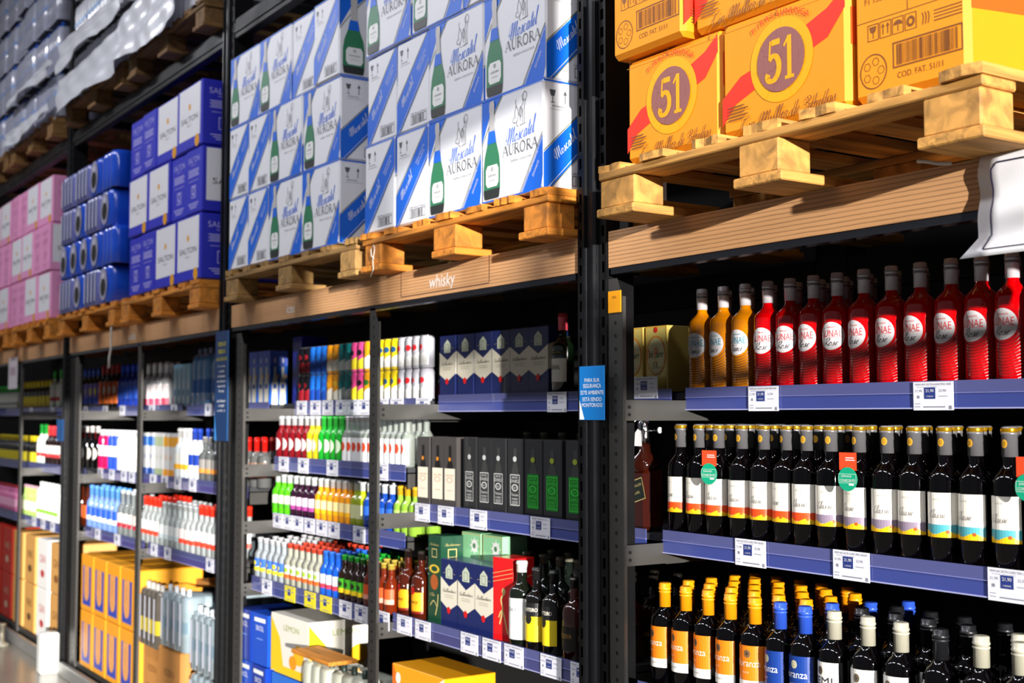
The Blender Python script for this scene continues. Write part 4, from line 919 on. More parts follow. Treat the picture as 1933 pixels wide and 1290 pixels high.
# --- middle left section: cans, stacked two high
def can(c, c2, c3):
    def fn():
        r = empty('can'); mm = M(); h = .124
        mm.lathe([(.023, 0), (.0275, .006), (.0275, h-.012), (.024, h-.003), (.0245, h)], gloss(c), 18)
        f = cyl(.0275)
        for i in range(12):
            a, b_ = -.04+.08*i/12, -.04+.08*(i+1)/12; q = lambda x: .03+.5*(x+.04)
            mm.art(f, [[(a, .012), (b_, .012), (b_, q(b_)), (a, q(a))]], print_(c2), 1)
        mm.disc(f, 0, .08, .014, .012, print_(c3), 2, 12)
        mm.build('can_body', r)
        mm = M(); mm.lathe([(.0245, h-.001), (.025, h+.001), (.022, h)], mat('c5c6ca', .25, .9), 18); mm.build('can_lid', r); return r
    return T(fn, 'can')
cans = [(can('15141a', '8c1020', 'b02030'), 2, 'black and red'), (can('1f6fd8', '1546a8', '1a55c0'), 3, 'blue'), (can('f5a21a', 'f4efe2', 'f7c23a'), 2, 'orange and white'), (can('178c92', 'eef4f2', '2aa7ab'), 2, 'teal and white'), (can('ea4f96', 'f2dc2e', '1b1b1b'), 2, 'pink and yellow'),
        (can('f0a21a', 'eef0ea', '2a7a30'), 2, 'orange and green'), (can('f2d21c', 'f6f4ea', '1f5a8a'), 3, 'yellow'), (can('b8b8c2', 'd8d8d8', 'd8202a'), 6, 'white and red')]
x = -5.27; z = SH['2La'][1]-.0
for t, n, nm in cans:
    for i in range(n):
        if x > -4.12: break
        for lv in (0, 1):
            t.put((x, .282, z+.1255*lv), R.uniform(-.4, .4), '%s slim can, %s from left, %s' % (nm, ORD[i], 'upper layer' if lv else 'standing on the shelf'), 'slim %s cans' % nm)
        x += .0585
row(cans[0][0], lsp(-5.27, -4.2, 12), .36, z, 'can behind the front slim cans', 'whisky bay left half', 'second row of slim cans', 1)
def bt(body, cap, label, c2=None, h=.2, r=.028, capc=.02, whole=True, mark=None, oval=False, rn=.0125, hs=.57, hn=.74, z0=.2, z1=.5, liquid=None, c3=None, name='liquor_bottle', n=14, half=1.3, cat='liquor bottle'):
    return bottle(name, r, rn, h, h*hs, h*hn, body, cap, capc, (simple_label(r, h*z0, h*z1, label, c2, mark=mark, oval=oval, c3=c3, half=half),) if label else (), n=n, whole=whole, liquid=liquid, cat=cat)
def put_px(t, pxs, Y, z, desc, where, rows=1, dy=.07, group=None, y=800, off=0): row(t, [PX(p, Y, y) for p in pxs], Y, z, desc, where, group or desc+' group', rows, dy, .3, off)
CAPW = mat('dedfe2', .3, .3)
Y2, Z2 = .185, SH['2Lb'][1]
put_px(bt(gloss('7a0d16'), CAPW, 'e6c9cc', h=.19, r=.0265, capc=.04, oval=True, whole=False, name='cooler_bottle', cat='cooler bottle', n=18), [533, 545, 557, 569, 581], Y2, Z2, 'dark red cocktail bottle', 'middle left section', 1)
put_px(bt(gloss('c9b41c'), CAPW, 'f0eec8', h=.19, r=.0265, capc=.04, oval=True, whole=False, name='cooler_bottle', cat='cooler bottle', n=18), [591, 602], Y2, Z2, 'yellow cocktail bottle', 'middle left section', 2)
put_px(bt(gloss('149a24'), mat('2fae3c', .3), 'd4ecc8', h=.19, r=.0265, capc=.04, oval=True, whole=False, name='cooler_bottle', cat='cooler bottle', n=18), [613, 624, 635, 646], Y2, Z2, 'green cocktail bottle', 'middle left section', 2)
ice = bt(glass('e4ece4', .25), CAPW, 'f2f2f2', h=.19, r=.0265, capc=.02, c3='e24a2a', whole=False, name='cooler_bottle', cat='cooler bottle', n=18, z0=.05, z1=.55)
row(ice, lsp(PX(659, Y2), -4.13, 12), Y2, Z2, 'clear malt drink bottle with white label', 'middle left section', 'clear malt drink bottles', 2, .07, .2, .01)
Y3, Z3 = .185, SH['2Lc'][1]
cw = mat('e9eef0', .25, .2)
put_px(bt(gloss('55c81a'), cw, 'e8f2d0', '4aa81a', h=.18, capc=.035, whole=False, name='cooler_bottle', cat='cooler bottle', n=18), [526, 537, 548], Y3, Z3, 'lime green drink bottle', 'middle left section', 2, y=940)
put_px(bt(gloss('2a0c22'), cw, 'e9d0e4', 'a0408a', h=.18, capc=.035, whole=False, name='cooler_bottle', cat='cooler bottle', n=18), [560, 571, 582, 594], Y3, Z3, 'dark purple drink bottle', 'middle left section', 2, y=940)
put_px(bt(gloss('f09a12'), cw, 'f7e2a0', 'f5b21a', h=.18, capc=.035, whole=False, name='cooler_bottle', cat='cooler bottle', n=18), [607, 618, 630, 641, 652, 663], Y3, Z3, 'orange drink bottle', 'middle left section', 2, y=940)
put_px(bt(gloss('a8b81c'), cw, 'e8ecb0', h=.18, capc=.035, n=18, whole=False, name='cooler_bottle', cat='cooler bottle'), [675, 686], Y3, Z3, 'olive yellow drink bottle', 'middle left section', 2, y=940)
put_px(bt(gloss('0f3f9a'), cw, '2a60c8', h=.18, capc=.035, n=18, whole=False, name='cooler_bottle', cat='cooler bottle'), [700, 714, 728, 742], Y3, Z3, 'deep blue drink bottle', 'middle left section', 2, y=940)
put_px(bt(gloss('86b03a'), mat('e0a820', .3), 'a8cc6a', h=.18, capc=.035, n=18, whole=False, name='cooler_bottle', cat='cooler bottle'), [757, 771, 786], Y3, Z3, 'pale green drink bottle', 'middle left section', 2, y=940)
Y4, Z4 = .08, SH['2Ld'][1]
cb = mat('d8d8dc', .3, .2); cr_ = mat('c8402a', .35)
put_px(bt(glass('e6eef4', .3), cb, '3a6ad0', 'e8d83a', h=.178, r=.0265, whole=False, name='cooler_bottle', cat='cooler bottle', n=18, c3='e8d83a'), [492, 503, 515, 526, 537], Y4, Z4, 'clear cooler bottle with blue label', 'lower middle left shelf', 4, y=1060)
put_px(bt(glass('eeeedd', .3), cr_, 'e9e6da', 'd8602a', h=.178, r=.0265, whole=False, name='cooler_bottle', cat='cooler bottle', n=18, c3='9ac03a'), [549, 560, 571, 583, 594, 605], Y4, Z4, 'clear citrus cooler bottle', 'lower middle left shelf', 5, y=1060)
put_px(bt(gloss('1556c8'), mat('2a6ad8', .3), 'dfe6f2', 'c83a50', h=.178, r=.0265, whole=False, name='cooler_bottle', cat='cooler bottle', n=18), [617, 628, 640], Y4, Z4, 'bright blue cooler bottle', 'lower middle left shelf', 5, y=1060)
put_px(bt(gloss('241208'), mat('1f9a30', .3), '48b028', 'e8c81c', h=.178, r=.0265, whole=False, name='cooler_bottle', cat='cooler bottle', n=18, c3='2a2a1a'), [652, 664, 676, 688], Y4, Z4, 'brown bottle with green label', 'lower middle left shelf', 4, y=1060)
put_px(bt(gloss('6a2006'), mat('b8a040', .3), 'ee5a2a', 'f0a890', h=.178, r=.0265, whole=False, name='cooler_bottle', cat='cooler bottle', n=18), [700, 713, 726, 739], Y4, Z4, 'amber bottle with orange label', 'lower middle left shelf', 3, y=1100)

# floor cartons of the middle bay
def ucart(mm, f, w, h): mm.text(f, 'SKOL', w*.5, h*.72, h*.1, WH, 1, width=w*.5); mm.rect(f, w*.15, w*.85, h*.84, h*.92, WH); mm.rect(f, w*.3, w*.7, h*.5, h*.52, print_('7aa0e8'))
def bcart(mm, f, w, h): mm.rect(f, w*.2, w*.8, h*.62, h*.76, WH); mm.rect(f, w*.3, w*.7, h*.4, h*.43, print_('9ab8f0'))
bc = gbox('beer_carton', .155, .22, .215, mat('1450c8', .3, coat=.4, amt=.1), ucart, bcart); bc2 = gbox('beer_carton', .155, .22, .215, mat('0c3aa8', .3, coat=.4, amt=.1), ucart, bcart)
for lv in range(3):
    for i in range(2):
        (bc if (i+lv) % 2 else bc2).put((-5.37+.166*i, .016, .105+.218*lv), R.uniform(-.05, .05), 'blue beer carton, %s from left in the %s layer, foot of middle left section' % (ORD[i], ['bottom', 'middle', 'top'][lv]), 'blue beer cartons')
def lemon(mm, f, w, h):
    mm.art(f, [[(0, 0), (w*.35, h*.1), (w*.25, h*.6), (0, h*.95)]], print_('f2c81c')); mm.disc(f, w*.75, h*.4, w*.14, h*.17, print_('f0b81a'), 1, 16); mm.disc(f, w*.6, h*.25, w*.1, h*.12, print_('e89a1a'), 2, 14); mm.rect(f, w*.1, w*.9, 0, h*.14, print_('f2c81c'), 1)
    mm.text(f, 'LEMON', w*.55, h*.8, h*.1, print_('8aa03a'), 1, width=w*.4)
gbox('beer_carton', .36, .3, .24, mat('efeade', .4, coat=.2), lemon, lemon).put((-5.03, .03, .538), .02, 'white and yellow lemon carton beside the blue beer cartons')
gbox('beer_carton', .3, .3, .2, mat('2a74d8', .35, coat=.2), bcart, bcart).put((-5.02, .03, .331), .01, 'bright blue carton under the white and yellow lemon carton')
gbox('beer_carton', .3, .3, .22, mat('1450c8', .35, coat=.2), bcart, bcart).put((-5.02, .03, .105), .0, 'blue carton at the bottom below the lemon carton')
ww = wrapped(.25, .16, .24, 3, mat('d8dccb', .2, coat=.6, amt=.25, scale=9), mat('3a4a42', .3), band=(.2, .55, mat('c9c08a', .4, amt=.5, scale=12)))
for lv in range(2):
    for i in range(2): ww.put((-4.95+(.26*i if i < 3 else .9)+.27, .35 if i == 0 and 0 else .02, .105+.29*lv), R.uniform(-.04, .04), 'wrapped white bottle pack, %s from left, %s, foot of middle bay' % (ORD[i], 'upper layer' if lv else 'lower layer'), 'wrapped white bottle packs')
mm = M(); mm.box(0, .34, 0, .12, 0, .015, WOODX, .002); o = tag(mm.build('wooden_plank'), 'pale wooden plank lying between lemon carton and white packs', 'plank'); o.location = (-4.62, -.06, .68)
green = bt(gloss('157a32'), mat('e2e6e2', .3), 'd8e0c8', h=.3, r=.038, rn=.014, hs=.55, hn=.75, whole=False, n=18, name='liquor_bottle', capc=.04)
row(green, [-3.975, -3.53], .1, .42, 'green bottle with white cap', 'on the lower crate of the whisky section', 'green bottles low in the whisky section', 1)
def orang(mm, f, w, h):
    mm.art(f, [[(w*.0, 0), (w*.2, 0), (w*.12, h*.8), (0, h)]], print_('e8701a')); mm.disc(f, w*.45, h*.45, w*.06, h*.22, print_('e8701a'), 1, 14); mm.art(f, [[(w*.55, 0), (w*.75, 0), (w*.7, h*.7), (w*.6, h*.7)]], print_('f0ead8'), 1); mm.disc(f, w*.12, h*.82, w*.05, h*.08, print_('f2efe6'), 2, 12)
    mm.art(f, [[(w*.8, h*.0), (w, 0), (w, h), (w*.86, h*.9)]], print_('f2ead0'))
def orangs(mm, f, w, h): mm.line(f, [(w*.25, h*.3), (w*.5, h*.75), (w*.75, h*.3), (w*.25, h*.3)], .006, print_('e8601a'), 1, False)
gbox('beer_carton', .34, .2, .25, mat('f2a412', .35, coat=.3, amt=.1), orang, orangs).put((-3.9, .0, .50), .02, 'orange carton with white bottle picture low in the whisky section')
gbox('storage_box', 1.1, .5, .3, mat('1a1b1c', .5), None, None).put((-3.98, .05, .12), 0, 'dark crate at the bottom of the whisky section')
pk = wrapped(.3, .3, .22, 4, mat('4a5048', .12, coat=.8, amt=.5, scale=12), mat('b89a4a', .3, .4), band=(.3, .6, mat('2a2c26', .4)))
for i in range(2): pk.put((-3.47+.325*i, .1, .425), .03, 'dark bottle pack in clear wrap, %s, below the red whisky box' % ('left' if i == 0 else 'right'), 'dark wrapped packs')

# --- bay left of the tall blue sign; rows given by where they stand along the shelf
def dpx(t, p0, p1, n, Y, z, desc, where, rows=1, dy=.07, off=0, y=850):
    row(t, lsp(PX(p0, Y, y), PX(p1, Y, y), n), Y, z, desc, where, desc+'s', rows, dy, .3, off)
A1, A2, A3 = .285, .185, .085; zA, zB_, zC_ = SH['1Ra'][1], SH['1Rb'][1], SH['1Rc'][1]
RB = 'bay left of blue sign'; D2 = 'second shelf, '+RB; D3 = 'third shelf, '+RB
dpx(bt(mat('c9ccd2', .1, coat=1), mat('e9e9ee', .3), 'f0e8ea', 'd84a6a', h=.26, r=.032, capc=.06, z0=.05, z1=.5), 281, 316, 4, A1, zA, 'white-capped bottle with pink label', RB, 2, y=720)
dpx(bt(mat('2a1a24', .1, coat=1), mat('e8a8c0', .3), 'f0ece2', '4a8a3a', h=.25, r=.032, capc=.05), 328, 362, 4, .40, zA, 'pink-capped bottle behind the pale boxes', RB, 1, y=720)
def pale(mm, f, w, h):
    mm.art(f, [[(w*.25, 0), (w*.75, 0), (w*.75, h*.5), (w*.58, h*.68), (w*.58, h*.9), (w*.42, h*.9), (w*.42, h*.68), (w*.25, h*.5)]], print_('e8f2f8')); mm.rect(f, w*.35, w*.65, h*.25, h*.4, print_('3a88c8'), 2)
pb = gbox('vodka_box', .068, .085, .235, mat('8cc8e8', .3, coat=.4), pale, pale)
for i in range(4): pb.put((PX(327, .26, 720)+.072*i, .26, zA), 0, 'pale blue vodka box, %s from left, %s' % (ORD[i], RB), 'pale blue vodka boxes')
pw = wrapped(.25, .28, .28, 3, mat('5f9ee0', .12, coat=1, amt=.5, scale=14), mat('a8c8ee', .3), band=(.25, .5, mat('2d6fc8', .3, amt=.4)))
pw.put((PX(363, .26, 720), .26, zA), 0, 'large light blue shrink-wrapped pack on the upper shelf beside the tall blue sign')
pw.put((PX(363, .26, 720)+.28, .27, zA), 0, 'second light blue shrink-wrapped pack partly behind the tall blue sign')
def dispb(mm, f, w, h):
    mm.rect(f, 0, w, h*.72, h, print_('5a74e0'), 1)
    for i in range(2):
        x = w*(.27+.46*i)
        mm.art(f, [[(x-w*.17, 0), (x+w*.17, 0), (x+w*.17, h*.4), (x+w*.07, h*.55), (x+w*.07, h*.7), (x-w*.07, h*.7), (x-w*.07, h*.55), (x-w*.17, h*.4)]], print_('ece8da'), 2); mm.rect(f, x-w*.1, x+w*.1, h*.3, h*.38, print_('3a5ab8'), 3); mm.disc(f, x+w*.16, h*.52, w*.06, h*.05, print_('f0b030'), 3, 10); mm.disc(f, x, h*.82, w*.06, h*.05, print_('f2f2f8'), 3, 8)
db = gbox('bottle_box', .15, .09, .26, mat('1f66d0', .3, coat=.4), dispb, dispb)
for i in range(2): db.put((PX(464, .28, 720)+.156*i, .28, zA), 0, 'blue twin-bottle gift box right of the tall blue sign, %s one' % ('left' if i == 0 else 'right'), 'blue twin-bottle gift boxes')
def gift(mm, f, w, h): mm.rect(f, w*.05, w*.95, h*.4, h*.41, print_('5a7ad8')); mm.disc(f, w*.5, h*.2, w*.25, h*.07, print_('2a4ad0'), 1, 12)
gbox('gift_box', .1, .13, .31, mat('10209a', .3, coat=.4), gift, gift).put((-5.45, .3, SH['2La'][1]), 0, 'tall dark blue gift box left of the black and red cans')
def whitebox(c1, c2):
    def a(mm, f, w, h): mm.rect(f, 0, w, h*.7, h*.92, print_(c1)); mm.rect(f, 0, w, h*.0, h*.18, print_(c2)); mm.text(f, 'GIN', w*.5, h*.45, h*.1, print_(c2), 1, width=w*.5)
    return gbox('bottle_box', .078, .08, .24, mat('dedede', .35), a, a)
for t, xs_, nm in ((whitebox('1f6ac8', '1a4a9a'), (272, 283), 'white and blue bottle box'), (whitebox('b8c8a0', 'a8b890'), (294, 302), 'white and sage bottle box'), (whitebox('f0a81a', 'f0a020'), (311, 320, 329), 'white and amber bottle box')):
    for i, x in enumerate(xs_): t.put((PX(x, .17), .17, zB_), 0, '%s, %s from left, %s' % (nm, ORD[i], D2), nm+'es')
dpx(bt(mat('e0e8ea', .08, coat=1), mat('e8e8e6', .3), 'e0dfd8', 'f0b020', h=.27, r=.03, capc=.05), 340, 358, 3, A2, zB_, 'amber and white labelled bottle', D2, 1)
dpx(bt(mat('d8dce0', .08, coat=1), mat('1f3fa8', .3), '1a3a9a', 'd0d0da', h=.27, r=.034, capc=.06), 368, 378, 2, A2, zB_, 'navy labelled vodka bottle', D2, 2)
dpx(bt(glass('b0b4b4', .2), mat('b0b0b0', .3, .5), '8a8682', 'd88a3a', h=.23, r=.033, capc=.03), 388, 412, 3, A2, zB_, 'clear spirits bottle with brown label', D2, 3)
rdb = bt(glass('a8aaa8', .25), mat('d01810', .3), '8a6a58', 'c8502a', h=.235, r=.033, capc=.075)
dpx(rdb, 470, 500, 3, A2+.02, zB_, 'red-capped bottle right of the tall blue sign', D2, 3, .08)
dpx(rdb, 290, 412, 9, .30, zB_, 'red-capped spirits bottle in the rear row', D2, 1, .08)
clr = bt(glass('eaf2f2', .3), mat('c8ccce', .3, .4), 'c4c8c8', 'a8b4b8', h=.235, r=.031, capc=.03); rdc = bt(glass('eaf0f0', .3), mat('e8301a', .3), 'd0d4d4', 'd8402a', h=.25, r=.031, capc=.05)
strp = bt(glass('eaf0f0', .35), mat('c8ccce', .3, .4), 'e0d0cc', 'd8402a', h=.235, r=.032, capc=.03, half=1.0)
dpx(rdc, 276, 302, 4, A3, zC_, 'clear vodka bottle with red cap', D3, 3, .08, y=980); dpx(clr, 311, 340, 4, A3, zC_, 'clear bottle with silver cap', D3, 3, .08, y=980)
dpx(strp, 350, 370, 3, A3, zC_, 'clear bottle with red striped label', D3, 3, .08, y=980); dpx(rdc, 381, 412, 4, A3, zC_, 'clear vodka bottle with red cap near the upright', D3, 3, .08, y=980)
LB = 'far left bay'
vio = bt(mat('3a2f10', .1, coat=1), mat('2a55c8', .3), '6a5ab0', '2848c0', h=.27, r=.031, capc=.055, c3='d8c83a', z0=.1, z1=.6); orl = bt(mat('120a08', .1, coat=1), mat('c8303a', .3), 'e8601a', 'f07018', h=.28, r=.031, capc=.06, c3='f0ece0', z0=.1, z1=.6)
dpx(vio, 154, 187, 5, A1, zA, 'blue-capped bottle with violet label', LB, 1, y=720); dpx(orl, 196, 223, 4, A1, zA, 'red-capped bottle with orange label', LB, 1, y=720)
dpx(bt(mat('1437a8', .1, coat=1), mat('1a48d8', .3), '2a58c8', h=.27, r=.034, capc=.05), 233, 262, 4, A1, zA, 'dark blue bottle', LB, 1, y=720)
dpx(bt(mat('080808', .08, coat=1), mat('ece6e2', .3), 'eeece4', h=.27, r=.032, capc=.04, oval=True), 154, 185, 4, A2, zB_, 'dark bottle with round white label', 'second shelf, '+LB, 1)
def slim(c1, c2): return bt(mat(c1, .25, coat=.5), mat('e8ecec', .3), c2, h=.25, r=.031, capc=.04, z0=.35, z1=.6, hs=.75, hn=.88, rn=.02)
dpx(slim('e0185a', 'f2ecf0'), 195, 205, 2, A2, zB_, 'magenta and white slim bottle', 'second shelf, '+LB, 1); dpx(slim('2a4fd0', 'e8ecf4'), 213, 222, 2, A2, zB_, 'blue and white slim bottle', 'second shelf, '+LB, 1)
dpx(slim('e0e0e0', 'f0f0f0'), 231, 262, 5, A2, zB_, 'white slim bottle', 'second shelf, '+LB, 1); dpx(rdb, 160, 262, 9, .36, zB_, 'red-capped bottle in the rear row', 'second shelf, '+LB, 1)
dpx(bt(mat('4a1a08', .08, coat=1), mat('1a1512', .3), 'c8581a', h=.26, r=.032), 155, 165, 2, A3, zC_, 'amber bottle', 'third shelf, '+LB, 2, y=980)
dpx(bt(mat('6f8fd0', .1, coat=1), mat('5a98e8', .3), '1f4fc0', 'd8dce8', h=.26, r=.031, capc=.06), 173, 222, 6, A3, zC_, 'pale blue topped bottle', 'third shelf, '+LB, 2, y=980)
dpx(bt(glass('c8d0d0', .25), mat('d8e0e4', .3), 'd8c8c0', 'a02a3a', h=.26, r=.032), 232, 262, 4, A3, zC_, 'clear bottle with red-brown label', 'third shelf, '+LB, 2, y=980)
# cartons on the base shelf of that bay
def ublue(mm, f, w, h):
    b_ = print_('3348b0'); q = print_('e8a25a')
    mm.rect(f, w*.15, w*.82, h*.1, h*.8, b_); mm.disc(f, w*.485, h*.36, w*.2, h*.18, q, 3, 18); mm.rect(f, w*.285, w*.685, h*.36, h*.8, q, 4)
    mm.text(f, 'CERVEJA', w*.485, h*.58, w*.1, print_('b07a50'), 6, width=h*.3, rot=PI/2)
uc = carton('beer_carton', .262, .38, .33, mat('eea01c', .5, kind='card', amt=.08), ublue, None)
for lv in range(2):
    for i in range(4): uc.put((-7.92+.266*i+.05, -.0, .105+.334*lv), 0, 'orange-yellow carton with blue U print, %s from left, %s layer' % (ORD[i], 'upper' if lv else 'lower'), 'orange-yellow cartons with blue print')
kc = carton('cardboard_box', .3, .3, .3, mat('c98a45', .6, kind='card', amt=.12), lambda mm, f, w, h: (mm.text(f, 'VODKA', w*.5, h*.6, h*.12, print_('7a4a20'), 1, width=w*.5), mm.rect(f, w*.2, w*.8, h*.3, h*.32, print_('7a4a20'))), None)
kc.put((-6.74, .03, .105), 0, 'brown cardboard box beneath the wrapped dark bottles'); kc.put((-6.4, .0, .14), .04, 'sunlit brown cardboard box beneath the clear bottle pack'); kc.put((-6.72, .33, .105), 0, 'brown cardboard box behind the others at the shelf foot'); kc.put((-6.76, .32, .41), 0, 'orange brown box standing behind the wrapped dark bottles')
wd1 = wrapped(.3, .26, .29, 4, mat('6a6258', .12, coat=.9, amt=.5, scale=10), mat('b8b4ac', .3), ribs=mat('2d2824', .3), band=(.25, .5, mat('d8c23a', .4, amt=.3))); wd2 = wrapped(.34, .28, .27, 4, mat('9fb0b8', .12, coat=.9, amt=.35, scale=10), mat('d0d4d8', .3), ribs=mat('5d6a74', .3), band=(.35, .55, mat('7f98a8', .3, amt=.4)))
wd1.put((-6.7, .0, .41), 0, 'wrapped pack of dark bottles with yellow labels on a brown box'); wd2.put((-6.36, .0, .45), .03, 'wrapped clear bottle pack standing on the sunlit brown box')
wd2.put((-6.36, .3, .45), 0, 'wrapped clear bottle pack behind the front one'); wd2.put((-5.98, .02, .39), .0, 'wrapped clear bottle pack near the upright'); wd2.put((-5.98, .02, .105), .0, 'bottom wrapped pack with blue and green labels near the upright')
# farthest bay
FB_ = 'farthest bay'
yl = bt(mat('2a2408', .1, coat=1), mat('e8d020', .3), 'e8d424', 'd8b81c', h=.22, r=.032, capc=.05, z0=.1, z1=.45); gl_ = bt(mat('d8e4d8', .1, coat=1), mat('1fa83a', .3), 'e0dcd8', 'c03038', h=.29, r=.036, capc=.07)
dpx(yl, 47, 96, 8, A1, zA, 'yellow-capped black bottle', 'upper shelf, '+FB_, 1, y=740); dpx(gl_, 104, 116, 2, A1, zA, 'green-capped bottle', 'upper shelf, '+FB_, 1, y=740)
yl2 = bt(mat('14120a', .1, coat=1), mat('e0c820', .3), 'c8b820', h=.2, r=.032, capc=.04, z0=.05, z1=.4)
zE, zF = SH['0Rb'][1], SH['0Rc'][1]
dpx(yl2, 46, 72, 5, A2, zE, 'black bottle with yellow label', 'second shelf, '+FB_, 1); dpx(gl_, 79, 87, 2, A2, zE, 'green-capped bottle', 'second shelf, '+FB_)
dpx(bt(mat('1a0808', .1, coat=1), mat('d83a40', .3), 'e0dcd6', 'b02a30', h=.28, r=.034, capc=.07), 94, 116, 4, A2, zE, 'red-capped dark bottle', 'second shelf, '+FB_, 1)
dpx(bt(mat('a8c86a', .1, coat=1), mat('d0a8b8', .3), 'e4e8c8', h=.22, r=.03), 49, 72, 5, A3, zF, 'pale green bottle', 'third shelf, '+FB_, 1, y=940)
dpx(bt(mat('d8dad2', .2, coat=.5), mat('f4f4f4', .3), 'f0f0f0', '7ab030', h=.26, r=.036, hs=.75, hn=.88), 79, 114, 6, A3, zF, 'white bottle with green foot', 'third shelf, '+FB_, 1, y=940)
wgr = bt(mat('e8ece4', .2, coat=.5), mat('22a030', .3), 'f0f0ea', '8a9a8a', h=.2, r=.034, capc=.06)
dpx(wgr, 2, 35, 7, A1, zA, 'white bottle with green cap', 'leftmost upper shelf', 1, y=740)
dpx(yl2, 2, 36, 7, A2, SH['0Lb'][1], 'black bottle with yellow label', 'leftmost second shelf', 1)
dpx(bt(mat('e87ab0', .2, coat=.5), mat('d03040', .3), 'f0b0d0', h=.2, r=.03), 2, 35, 8, A3, SH['0Lc'][1], 'pink bottle with red cap', 'leftmost third shelf', 1, y=920)
def cplain(c, c2, txt, w_=.3, h_=.33):
    return carton('cardboard_box', w_, .35, h_, mat(c, .5, kind='card', amt=.08), lambda mm, f, w, h: (mm.text(f, txt, w*.5, h*.6, h*.16, print_(c2), 1, width=w*.5, rot=PI/2*.0), mm.disc(f, w*.5, h*.3, w*.18, h*.08, print_(c2), 1, 12)), None)
for lv in range(2):
    for i, (c, c2, nm) in enumerate((('d8301c', 'f2e8d8', 'red'), ('d8301c', 'f2c8a8', 'red'), ('d09a50', '3a7a3a', 'brown and green'), ('d09a50', '5a3a1a', 'brown'), ('f0eeea', 'c83a3a', 'white and red'), ('d8a058', '8a5a28', 'light brown'))):
        cplain(c, c2, 'VINHO' if i < 4 else 'GIN').put((-10.5+.36*i-.0, 0.02, .105+.334*lv), 0, '%s carton, %s from left, %s layer of the farthest bay' % (nm, ORD[i], 'upper' if lv else 'lower'), 'cartons at the foot of the farthest bay')

# ------------------------------------------------------------------ price tags
TW = mat('e6e6f0', .4, amt=.03); TY = mat('eddc2a', .4, amt=.03); TB = print_('27387e'); TG = print_('8a8a98'); TK = print_('3c3c48')
def ptag(w, h, base, texts):
    def fn():
        mm = M(); mm.box(-w/2, w/2, -.0012, 0, 0, h, base); f = plane((-w/2, -.0012, 0), (1,0,0), (0,0,1))
        if texts:
            mm.text(f, texts[0], w*.5, h*.91, h*.07, TK, 1, width=w*.9); mm.text(f, texts[1], w*.14, h*.68, h*.1, TG, 1, width=w*.18)
            mm.rect(f, w*.28, w*.56, h*.4, h*.8, TB, 1); mm.text(f, texts[2], w*.42, h*.68, h*.12, WH, 2, width=w*.2); mm.text(f, 'A UNIDADE', w*.42, h*.49, h*.05, WH, 2, width=w*.18)
            mm.text(f, texts[3], w*.74, h*.68, h*.1, TG, 1, width=w*.18); mm.rect(f, w*.64, w*.86, h*.48, h*.5, TG); mm.rect(f, w*.26, w*.8, h*.1, h*.14, TG); mm.rect(f, w*.04, w*.18, h*.22, h*.24, TG); mm.rect(f, w*.04, w*.18, h*.12, h*.14, TG); mm.rect(f, w*.9, w*.96, h*.04, h*.16, TG)
            mm.rect(f, w*.1, w*.16, h*.42, h*.52, TG); mm.text(f, 'SALTON', w*.35, h*.82, h*.03, TG, 1, width=w*.5)
        else:
            mm.rect(f, w*.1, w*.9, h*.86, h*.9, TG); mm.rect(f, w*.3, w*.58, h*.38, h*.8, TB, 1); mm.text(f, '9,90', w*.44, h*.66, h*.12, WH, 2, width=w*.2); mm.rect(f, w*.08, w*.24, h*.6, h*.68, TG); mm.rect(f, w*.65, w*.85, h*.6, h*.68, TG); mm.rect(f, w*.2, w*.8, h*.1, h*.14, TG)
        return mm.build('price_tag')
    return T(fn, 'price tag')
def tags(t, pxs, key, y, where, dz=-.003, group=None, w=0):
    Y, z1 = SH[key]
    for i, px in enumerate(pxs):
        x = PX(px, Y, y); t.put((x, Y-.0035, z1-.05+dz), 0, 'white price tag, %s from left, on %s' % (ORD[i], where) if t is not tyl else 'yellow price tag, %s from left, on %s' % (ORD[i], where), group or 'price tags on '+where)
t3a = ptag(.106, .063, TW, ('VINHO NAC SALTON LUNAE 750ML ROSE', '21,90', '21,90', '22,90')); t3b = ptag(.106, .066, TW, ('VINHO NAC SALTON CLASSIC 750ML CAB SAUV', '21,90', '21,90', '22,90'))
tws = ptag(.105, .064, TW, ('WHISKY IMPORTADO 1L', '94,90', '99,90', '104,90')); tsm = ptag(.105, .064, TW, None); tyl = ptag(.105, .062, TY, None)
tags(t3a, (1443, 1764), '3a', 750, 'the upper wine shelf'); tags(t3b, (1419, 1609, 1910), '3b', 1060, 'the second wine shelf')
tags(tws, (1053,), '2Ra', 750, 'the upper whisky shelf'); tags(tws, (1210,), '2Ra', 740, 'the gold box shelf') if 0 else None
tws.put((-2.83+.0, .25, 1.63+.02), 0, 'white price tag under the gold whisky boxes')
tags(tws, (799, 843, 905, 1022), '2Rb', 970, 'the second whisky shelf'); tags(tws, (765, 800, 888, 930, 972, 1042, 1100), '2Rc', 1220, 'the third whisky shelf')
tags(tsm, (571, 597, 620, 646, 668, 690), '2La', 770, 'the can shelf'); tags(tsm, (723, 751, 800), '2La', 755, 'the can shelf right of the grey post')
tags(tsm, (537, 574, 629, 722), '2Lb', 880, 'the cocktail bottle shelf'); tags(tsm, (526, 545, 564, 586, 609, 632, 680), '2Lc', 985, 'the lime and orange bottle shelf')
tags(tsm, (505, 654, 684, 724), '2Ld', 1130, 'the cooler bottle shelf'); tags(tyl, (549, 587, 617), '2Ld', 1120, 'the cooler bottle shelf')
tags(tsm, (228+60, 330, 395), '1Ra', 775, 'the wrapped pack shelf'); tags(tsm, (290, 312, 337, 365), '1Rb', 910, 'the gin box shelf'); tags(tsm, (292, 318, 398), '1Rc', 1050, 'the vodka shelf')
